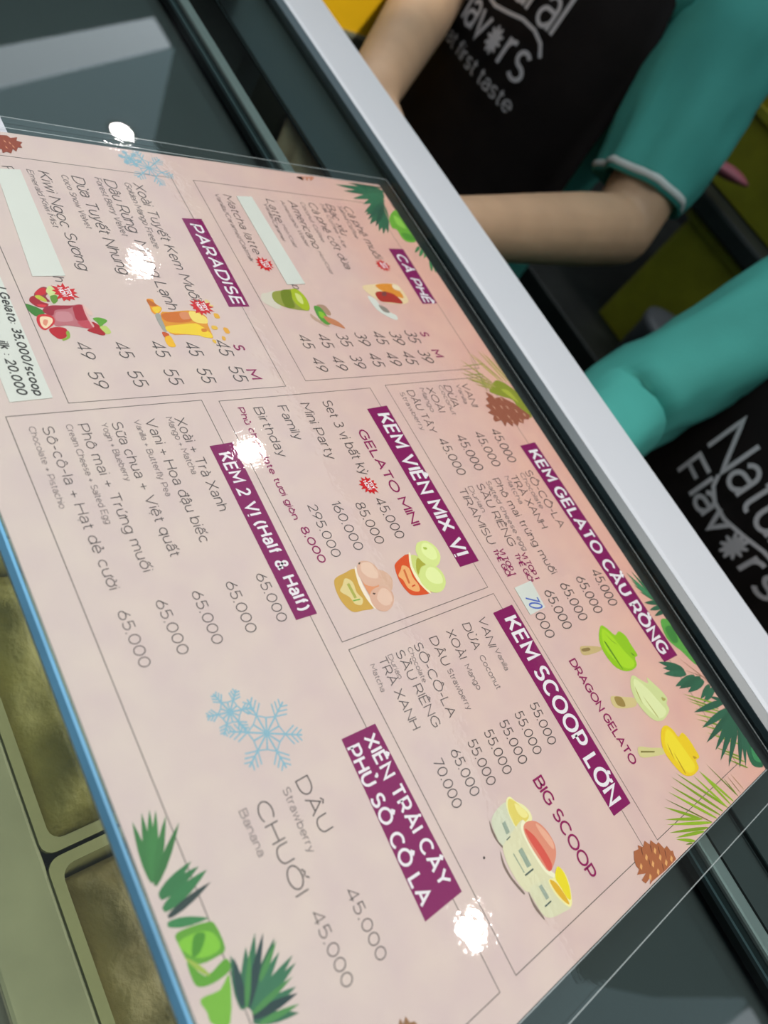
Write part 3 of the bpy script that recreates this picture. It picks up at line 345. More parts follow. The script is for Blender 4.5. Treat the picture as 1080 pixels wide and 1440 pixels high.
ILL = {'gelato_cups':[('#c79b3e',1,[(22.6,-31.5),(22.9,-37.4),(24.0,-43.3),(26.8,-45.3),(31.6,-46.1),(36.3,-45.4),(40.0,-43.1),(40.7,-38.4),(41.2,-32.2),(36.3,-33.7),(30.0,-33.7)]),('#d9c489',1,[(25.2,-38.7),(27.7,-36.0),(32.6,-36.7),(35.9,-35.4),(38.3,-37.5),(37.0,-40.3),(33.6,-41.2),(30.0,-44.1),(27.8,-41.6)]),('#79a83a',0,[(35.2,-40.5),(35.5,-36.8),(36.1,-36.8),(35.8,-40.6)]),('#a8a648',0,[(27.9,-39.4),(27.7,-37.9),(34.6,-37.9),(34.8,-39.3)]),('#d98f64',1,[(22.6,-30.9),(29.5,-31.4),(36.7,-30.5),(32.7,-23.9),(28.0,-28.5)]),('#ead9c6',1,[(22.3,-31.6),(22.2,-30.6),(30.5,-32.0),(36.3,-31.7),(41.5,-31.6),(41.2,-32.6),(35.4,-33.8),(28.9,-33.6)]),('#d3ab95',1,[(26.0,-22.4),(26.9,-18.0),(30.8,-15.6),(34.6,-17.1),(36.5,-20.0),(32.7,-23.9)]),('#d5aa94',1,[(19.9,-27.6),(20.7,-23.2),(23.4,-20.8),(27.8,-20.1),(31.5,-22.1),(32.5,-26.5),(30.3,-30.6),(25.9,-31.6),(22.7,-30.6)]),('#e0bda8',1,[(21.0,-26.9),(21.4,-23.0),(24.2,-21.3),(27.5,-21.3),(29.4,-23.2),(27.8,-27.0),(24.3,-28.9)]),('#d3a690',1,[(33.1,-24.8),(34.2,-20.7),(38.1,-19.3),(42.1,-21.6),(44.4,-26.6),(43.1,-30.5),(40.2,-32.1),(36.3,-31.7),(33.9,-29.1)]),('#dfbaa6',1,[(34.4,-24.3),(35.2,-21.3),(38.9,-20.6),(41.8,-22.8),(41.7,-26.9),(37.8,-28.5)]),('#5a3a2a',1,[(34.9,-29.1),(35.5,-27.9),(35.9,-28.7),(35.5,-29.3)]),('#5a4a3a',1,[(20.4,-28.4),(20.3,-27.1),(21.1,-28.0),(21.0,-28.5)]),('#d44f22',1,[(23.0,0.7),(25.2,-9.1),(28.3,-11.4),(33.5,-12.4),(38.8,-11.6),(42.0,-8.9),(43.3,1.1),(38.8,-1.9),(32.4,-2.7)]),('#e8a86c',1,[(27.2,-6.3),(29.4,-3.7),(33.8,-4.4),(38.0,-3.6),(40.8,-4.7),(40.2,-7.7),(37.7,-10.1),(33.8,-10.3),(31.3,-11.6),(29.0,-8.6)]),('#c8401c',0,[(37.5,-7.6),(37.3,-5.3),(37.9,-5.3),(38.1,-7.6)]),('#cc6a3a',0,[(29.4,-7.4),(29.2,-6.2),(36.1,-7.5),(36.2,-8.6)]),('#c9cf7a',1,[(24.0,0.8),(25.7,5.0),(32.4,6.5),(38.3,0.8),(35.9,-1.3),(30.2,-1.9)]),('#eee3bd',1,[(22.8,0.6),(23.3,1.5),(29.1,-1.2),(36.6,-1.1),(43.2,0.8),(42.6,-0.7),(36.1,-3.0),(28.8,-2.5)]),('#a9a63c',1,[(26.0,4.0),(29.9,6.7),(30.6,3.1),(33.6,-0.5),(30.1,0.3)]),('#d3dc8c',1,[(18.8,9.7),(19.4,14.9),(23.8,18.2),(28.8,17.5),(32.4,12.8),(31.2,8.1),(27.6,5.2),(22.9,5.2),(19.9,7.4)]),('#dfe7a0',1,[(20.1,11.2),(20.7,14.8),(24.7,16.8),(28.8,15.0),(28.4,10.9),(24.0,8.5)]),('#a9bd4a',1,[(21.8,10.6),(22.4,12.4),(23.3,12.3),(23.1,10.7)]),('#d0da88',1,[(30.4,6.3),(31.6,11.0),(36.1,13.4),(40.9,12.3),(44.0,8.0),(44.0,3.0),(41.1,-0.4),(36.5,-1.4),(32.2,1.2)]),('#dfe6a2',1,[(31.9,6.9),(33.2,10.7),(37.6,11.9),(40.8,9.9),(39.4,4.7),(35.2,3.0)])],'scoop_cups':[('#7d675c',1,[(134.4,-31.6),(137.4,-32.2),(140.7,-32.3),(144.4,-31.5),(145.0,-32.4),(141.2,-33.4),(137.4,-33.1)]),('#7d675c',1,[(145.3,-33.9),(149.7,-35.0),(155.3,-34.9),(161.4,-33.1),(161.7,-34.0),(155.6,-35.8),(149.9,-36.1)]),('#7d675c',1,[(162.3,-31.3),(166.7,-31.3),(172.4,-30.5),(172.9,-31.0),(167.3,-32.4)]),('#ccccb4',1,[(132.5,-19.7),(132.6,-24.4),(134.1,-29.5),(136.8,-31.7),(144.5,-31.7),(144.2,-21.6),(141.1,-20.9),(135.8,-21.1)]),('#e6e0a8',1,[(131.7,-18.7),(131.8,-16.4),(134.2,-15.1),(137.3,-12.2),(140.8,-11.1),(143.4,-12.3),(143.3,-16.1),(142.7,-21.0),(139.0,-21.8),(134.2,-20.8)]),('#dcc967',1,[(132.3,-18.2),(133.1,-16.1),(136.9,-14.0),(140.7,-12.4),(142.3,-14.5),(142.2,-20.8),(139.2,-21.3),(135.2,-20.6)]),('#e8dc8e',1,[(134.6,-16.1),(137.5,-13.7),(141.0,-12.7),(141.0,-15.5),(138.1,-17.0)]),('#d6d0ad',1,[(141.3,-16.3),(142.1,-22.4),(144.1,-30.4),(145.6,-32.5),(150.2,-33.8),(155.5,-33.8),(159.8,-33.1),(162.7,-31.0),(164.7,-23.5),(164.6,-15.1),(161.5,-17.1),(153.2,-18.6),(146.4,-18.7)]),('#e8e2c4',1,[(141.4,-16.8),(142.5,-16.0),(146.0,-17.7),(153.4,-17.4),(160.9,-16.6),(164.0,-15.3),(164.4,-16.7),(160.8,-19.3),(153.6,-20.3),(145.7,-20.2),(142.8,-19.1)]),('#d88a72',1,[(142.7,-15.6),(144.5,-10.9),(148.7,-8.3),(154.3,-7.7),(157.8,-9.2),(160.4,-12.6),(161.7,-17.4),(156.5,-18.8),(149.5,-19.4),(144.3,-18.6)]),('#d2564a',1,[(144.2,-17.9),(149.1,-18.4),(155.3,-17.7),(161.6,-17.2),(160.3,-14.3),(154.5,-14.2),(148.0,-15.4)]),('#e2a78e',1,[(145.1,-11.4),(148.8,-9.1),(154.0,-8.1),(156.6,-9.8),(152.6,-11.1),(147.9,-11.8)]),('#d2ceae',1,[(163.5,-19.7),(162.0,-26.5),(162.3,-30.7),(166.9,-30.8),(172.0,-30.1),(174.3,-26.9),(175.6,-20.5),(176.0,-16.0),(171.3,-18.6),(166.9,-19.4)]),('#e9e0a0',1,[(162.0,-12.7),(165.1,-10.7),(169.7,-11.4),(174.5,-14.2),(175.8,-16.6),(173.4,-18.5),(168.5,-20.2),(163.8,-19.9),(164.6,-15.8)]),('#e3cf26',1,[(162.2,-12.2),(165.4,-10.9),(170.3,-12.0),(173.9,-14.4),(172.8,-15.8),(168.6,-16.1),(164.5,-16.1)]),('#d9a92c',1,[(164.0,-19.4),(166.5,-16.9),(172.3,-16.0),(174.9,-16.4),(172.9,-18.0),(168.5,-19.4)]),('#3f4f4a',0,[(157.1,-29.0),(157.1,-23.8),(157.7,-23.8),(157.7,-28.9)]),('#3f4f4a',0,[(143.5,-28.7),(143.2,-26.2),(143.6,-26.2),(143.9,-28.7)]),('#3f4f4a',0,[(169.6,-27.6),(169.6,-23.6),(170.1,-23.6),(170.2,-27.6)]),('#8f9a86',0,[(148.9,-29.2),(148.9,-28.7),(156.4,-28.4),(156.4,-28.9)]),('#93a08e',0,[(149.1,-26.1),(149.0,-23.7),(156.0,-23.8),(155.8,-26.3)]),('#94a091',0,[(137.9,-26.8),(137.9,-24.9),(142.0,-25.3),(142.2,-27.5)]),('#98a293',0,[(163.3,-25.6),(163.3,-23.9),(168.5,-23.6),(168.5,-25.6)])],'scoop_speck':[('#43342f',1,[(143.5,-42.5),(143.6,-41.8),(144.3,-41.9),(144.3,-42.8)])],'gelato_sticks':[('#c4ab76',1,[(93.7,71.0),(95.2,77.1),(98.3,84.7),(99.9,83.8),(98.9,73.4),(97.2,69.3)]),('#8fbe14',1,[(89.2,94.2),(91.9,97.6),(96.6,100.3),(95.8,104.9),(99.4,107.8),(104.4,107.6),(110.4,107.5),(110.9,104.4),(114.6,102.1),(115.2,95.6),(113.3,90.0),(109.0,85.9),(101.3,84.7),(94.6,87.1)]),('#a5d01f',1,[(90.8,93.8),(96.6,97.8),(105.6,99.7),(113.1,101.9),(113.8,94.5),(108.0,89.4),(99.2,87.5)]),('#5c8a12',1,[(93.1,93.9),(98.6,95.7),(101.4,98.5),(98.8,95.4)]),('#5c8a12',1,[(98.0,90.6),(111.4,90.8),(111.5,90.1),(98.0,89.4)]),('#5c8a12',1,[(107.7,103.9),(110.1,105.3),(109.1,103.7)]),('#8a7142',1,[(94.9,71.0),(95.9,76.4),(97.3,76.2),(96.4,71.2)]),('#d0bb84',1,[(120.4,71.1),(123.9,79.7),(127.1,86.2),(130.2,84.0),(128.5,75.9),(125.2,69.2)]),('#ccd294',1,[(117.8,95.3),(121.4,98.4),(124.6,102.1),(121.9,103.8),(126.0,105.9),(130.9,108.2),(135.5,108.9),(137.4,106.0),(140.6,104.9),(142.5,97.0),(140.9,91.0),(136.1,87.5),(128.4,86.0),(122.1,88.0),(118.4,91.8)]),('#dbdfa8',1,[(119.3,94.3),(126.1,99.0),(134.2,101.5),(140.3,102.4),(141.0,94.8),(134.4,90.7),(125.4,89.4)]),('#a7a35a',1,[(122.5,91.3),(131.1,89.3),(126.3,89.7)]),('#a7a35a',1,[(128.1,92.8),(139.3,94.2),(139.0,93.5)]),('#a7a35a',1,[(133.4,105.2),(135.4,107.6),(135.5,104.8)]),('#9a7f44',1,[(121.5,73.1),(123.5,77.6),(127.7,76.7),(125.4,72.0)]),('#cfc58a',1,[(145.5,68.6),(149.0,76.3),(152.8,84.7),(154.8,82.9),(152.7,74.6),(149.6,66.4)]),('#e6c21d',1,[(145.4,96.2),(148.9,98.8),(152.7,99.5),(152.4,104.1),(156.6,105.8),(162.2,105.7),(165.8,105.2),(166.0,101.4),(169.4,99.8),(170.0,92.7),(167.2,86.8),(160.7,84.2),(153.7,83.6),(148.8,86.6),(145.3,91.6)]),('#f0d32e',1,[(146.8,95.3),(153.3,97.5),(161.3,98.4),(168.0,98.1),(168.0,91.1),(160.1,87.6),(151.8,87.2)]),('#b8911a',1,[(151.9,89.1),(159.3,87.3),(156.0,87.4)]),('#b8911a',1,[(156.3,89.7),(166.5,89.1),(166.0,88.3)]),('#b8911a',1,[(163.5,101.2),(165.3,103.1),(164.9,100.7)]),('#7f7438',0,[(147.5,68.8),(151.2,77.5),(151.7,77.0),(148.1,68.1)])],'strawberry_drink':[('#8f2f3a',1,[(-132.0,-113.5),(-135.3,-109.9),(-135.4,-107.5),(-132.7,-107.3),(-130.3,-109.4),(-127.4,-108.6),(-127.9,-111.9),(-129.6,-113.9)]),('#c31f2b',1,[(-132.3,-113.2),(-134.9,-110.0),(-134.5,-108.0),(-131.5,-109.4),(-130.8,-112.6)]),('#a01528',1,[(-129.6,-116.0),(-130.5,-114.0),(-127.4,-112.1),(-126.2,-109.7),(-124.2,-111.4),(-124.5,-114.7),(-126.7,-116.5),(-127.9,-116.8)]),('#d2353f',1,[(-125.9,-114.4),(-125.6,-110.9),(-124.4,-111.8),(-124.6,-113.8)]),('#b9bb3a',1,[(-130.5,-113.8),(-130.9,-111.8),(-129.1,-110.2),(-127.4,-109.9),(-127.7,-111.5),(-129.1,-113.4)]),('#c9d38f',1,[(-133.3,-108.4),(-136.3,-106.1),(-134.0,-104.3),(-129.8,-104.8),(-126.9,-106.2),(-126.8,-108.0),(-130.9,-107.9)]),('#5f8a2d',1,[(-130.4,-107.7),(-131.0,-104.8),(-128.1,-105.2),(-126.3,-107.7)]),('#3f7a2c',1,[(-126.1,-118.9),(-125.6,-117.2),(-123.3,-113.8),(-121.0,-112.9),(-119.3,-116.6),(-121.6,-118.5),(-123.9,-119.0)]),('#b66a72',1,[(-125.1,-109.8),(-125.4,-104.6),(-125.5,-100.6),(-125.8,-95.5),(-119.3,-95.6),(-112.6,-95.3),(-113.2,-100.4),(-114.4,-106.1),(-114.2,-110.9),(-120.5,-111.4)]),('#9a1f35',1,[(-122.8,-113.2),(-125.1,-109.8),(-125.3,-101.1),(-124.9,-99.9),(-123.4,-103.1),(-122.8,-108.0),(-119.9,-109.9),(-120.5,-112.2)]),('#c3838a',1,[(-121.6,-108.0),(-121.6,-102.8),(-117.6,-102.4),(-116.4,-105.0),(-117.0,-109.5)]),('#a31c30',1,[(-124.9,-99.9),(-125.5,-95.9),(-119.9,-95.8),(-117.5,-96.2),(-117.0,-100.9),(-121.6,-100.8)]),('#ba4452',1,[(-116.4,-101.1),(-116.9,-96.2),(-112.8,-95.4),(-113.2,-99.6)]),('#d9a5a2',1,[(-125.8,-95.8),(-125.5,-95.2),(-119.9,-95.4),(-112.5,-94.9),(-112.6,-95.5),(-119.3,-96.3)]),('#d9b9b0',1,[(-125.2,-95.1),(-122.3,-93.2),(-119.9,-93.3),(-120.5,-95.2)]),('#c8232f',1,[(-119.9,-116.0),(-120.5,-112.6),(-119.0,-110.2),(-115.9,-110.6),(-113.4,-113.3),(-112.0,-115.8),(-113.7,-117.3),(-117.1,-117.4)]),('#efcfae',1,[(-118.8,-115.5),(-119.3,-113.0),(-118.2,-110.9),(-115.9,-111.6),(-112.9,-115.1),(-114.8,-116.4)]),('#d98a72',1,[(-117.6,-114.4),(-117.1,-112.9),(-114.3,-114.5),(-115.4,-115.4)]),('#b51022',1,[(-112.6,-114.0),(-113.6,-110.7),(-113.0,-107.5),(-110.8,-107.0),(-108.0,-108.8),(-107.2,-111.6),(-109.8,-113.7)]),('#86a83a',1,[(-110.8,-107.8),(-111.3,-106.4),(-107.9,-107.1),(-106.3,-110.2),(-107.2,-110.5),(-108.2,-108.3)]),('#a80f1e',1,[(-111.7,-98.7),(-113.4,-95.0),(-116.3,-95.1),(-114.6,-92.8),(-110.4,-91.5),(-108.7,-92.6),(-109.6,-95.5)]),('#5e9a2c',1,[(-118.1,-94.0),(-118.7,-91.3),(-117.5,-88.5),(-116.3,-88.4),(-114.5,-90.9),(-112.2,-92.3),(-115.7,-92.8)]),('#b7c56c',1,[(-113.4,-92.7),(-113.9,-89.8),(-110.4,-88.8),(-109.3,-91.0),(-110.7,-91.9)])],'mango_drink':[('#e08f1c',1,[(-129.5,-65.1),(-129.6,-62.0),(-127.0,-61.8),(-124.5,-59.7),(-121.9,-61.3),(-120.3,-64.0),(-122.2,-65.5),(-125.7,-65.1)]),('#e6c02a',1,[(-124.4,-64.4),(-125.1,-60.5),(-123.2,-60.5),(-121.0,-63.7)]),('#b8621c',1,[(-129.2,-65.0),(-128.6,-63.2),(-125.7,-61.3),(-125.7,-64.9)]),('#9c9a94',1,[(-119.7,-64.8),(-120.6,-62.1),(-110.6,-62.9),(-111.0,-64.5)]),('#d98f24',1,[(-121.0,-61.7),(-121.9,-56.0),(-122.9,-47.0),(-122.0,-41.9),(-118.7,-38.9),(-114.1,-40.4),(-106.3,-41.1),(-106.1,-43.5),(-107.4,-46.7),(-108.3,-54.4),(-109.4,-61.9)]),('#c96a1c',1,[(-120.6,-61.3),(-121.9,-52.8),(-120.6,-48.0),(-116.8,-47.5),(-115.5,-52.4),(-116.2,-60.5)]),('#d2855a',1,[(-121.3,-52.0),(-121.6,-47.6),(-118.1,-47.5),(-117.4,-52.1)]),('#e8c62c',1,[(-113.1,-62.4),(-114.3,-54.5),(-114.8,-47.3),(-112.2,-44.0),(-107.7,-44.9),(-108.6,-54.3),(-109.7,-61.7)]),('#e9d06a',1,[(-122.3,-46.7),(-121.6,-42.6),(-118.0,-39.2),(-114.8,-40.6),(-115.5,-45.9),(-118.1,-47.5)]),('#eec62a',1,[(-114.8,-47.3),(-112.8,-43.7),(-107.0,-40.8),(-106.1,-44.0),(-108.1,-48.0)]),('#cf7a14',1,[(-111.6,-44.9),(-111.5,-42.6),(-109.9,-42.8),(-109.7,-45.2)]),('#c4501c',1,[(-110.1,-65.3),(-108.8,-62.6),(-105.7,-64.4),(-107.6,-65.7)]),('#e8b01e',1,[(-106.4,-65.7),(-107.8,-62.5),(-103.8,-62.1),(-101.4,-62.4),(-101.8,-65.6)]),('#e0a62e',1,[(-121.0,-34.1),(-120.7,-31.9),(-118.0,-32.0),(-118.3,-34.5)]),('#e0b23a',1,[(-113.4,-38.7),(-113.1,-36.3),(-111.1,-36.4),(-111.2,-39.2)]),('#e0a02e',1,[(-112.0,-33.1),(-111.7,-30.9),(-108.7,-30.9),(-108.8,-33.2)]),('#e0a636',1,[(-106.9,-36.1),(-106.2,-34.7),(-104.3,-35.3),(-104.6,-36.8)]),('#e0b23a',1,[(-105.1,-42.2),(-104.4,-40.6),(-102.5,-41.2),(-103.5,-42.4)]),('#d9c48a',1,[(-129.4,-35.2),(-129.1,-33.0),(-124.7,-33.8),(-124.0,-35.9)]),('#ddc07a',1,[(-126.0,-34.4),(-126.4,-32.2),(-125.0,-32.5)])],'matcha_drink':[('#cfc6b8',1,[(-134.5,0.2),(-135.1,3.4),(-136.4,11.1),(-124.3,6.8),(-126.9,0.2),(-130.1,-2.0)]),('#8f9440',1,[(-135.7,7.7),(-137.4,15.7),(-138.4,22.4),(-135.7,26.2),(-124.4,25.9),(-123.3,20.5),(-125.4,10.4),(-129.7,5.6)]),('#a3b31e',1,[(-138.4,21.4),(-137.9,25.3),(-132.3,27.6),(-125.5,26.5),(-123.3,22.6),(-127.7,18.7),(-134.3,18.7)]),('#6f7e1c',1,[(-136.4,13.1),(-137.5,19.9),(-131.0,17.9),(-125.4,16.5),(-125.9,10.6)]),('#c9cf7a',1,[(-135.5,22.0),(-133.4,25.0),(-127.7,23.5),(-129.9,21.0)]),('#a8856f',1,[(-127.3,32.3),(-126.8,37.5),(-121.1,38.6),(-119.9,35.8),(-124.4,31.8)]),('#b99a86',1,[(-121.1,24.5),(-117.7,26.9),(-112.1,32.4),(-112.7,29.5),(-117.7,23.8)]),('#56923a',1,[(-126.1,29.5),(-125.6,33.5),(-119.9,34.7),(-114.3,34.7),(-113.3,30.8),(-118.3,28.3)]),('#86b82f',1,[(-122.7,30.8),(-121.1,33.7),(-117.7,32.3),(-118.8,29.7)]),('#c07a55',1,[(-119.4,32.2),(-117.7,36.7),(-114.8,40.6),(-110.3,42.4),(-112.1,37.8),(-114.9,32.9)])],'iced_coffee':[('#e3c9a0',1,[(-142.4,74.8),(-144.0,83.3),(-145.3,95.8),(-144.1,104.3),(-134.5,105.9),(-130.0,103.6),(-128.6,96.6),(-130.3,82.2),(-138.1,74.6)]),('#d98a2a',1,[(-143.4,85.5),(-145.1,96.9),(-142.7,102.0),(-133.8,102.8),(-134.9,96.9),(-138.5,88.7)]),('#a82a20',1,[(-137.1,81.5),(-138.5,88.7),(-136.2,96.4),(-129.3,99.1),(-129.8,89.5),(-130.9,81.3)]),('#e6d3b6',1,[(-143.9,99.5),(-143.4,104.5),(-139.5,103.3),(-140.7,99.3)]),('#7a3a3a',1,[(-137.2,86.6),(-138.5,90.7),(-135.4,89.3),(-134.7,86.0)]),('#d3d3cc',1,[(-134.4,73.6),(-132.1,78.3),(-124.8,79.9),(-119.9,86.9),(-116.3,85.8),(-117.5,81.5),(-124.1,74.5)]),('#8a8078',1,[(-127.8,78.1),(-125.4,82.8),(-121.7,83.0),(-122.9,78.7)])]}
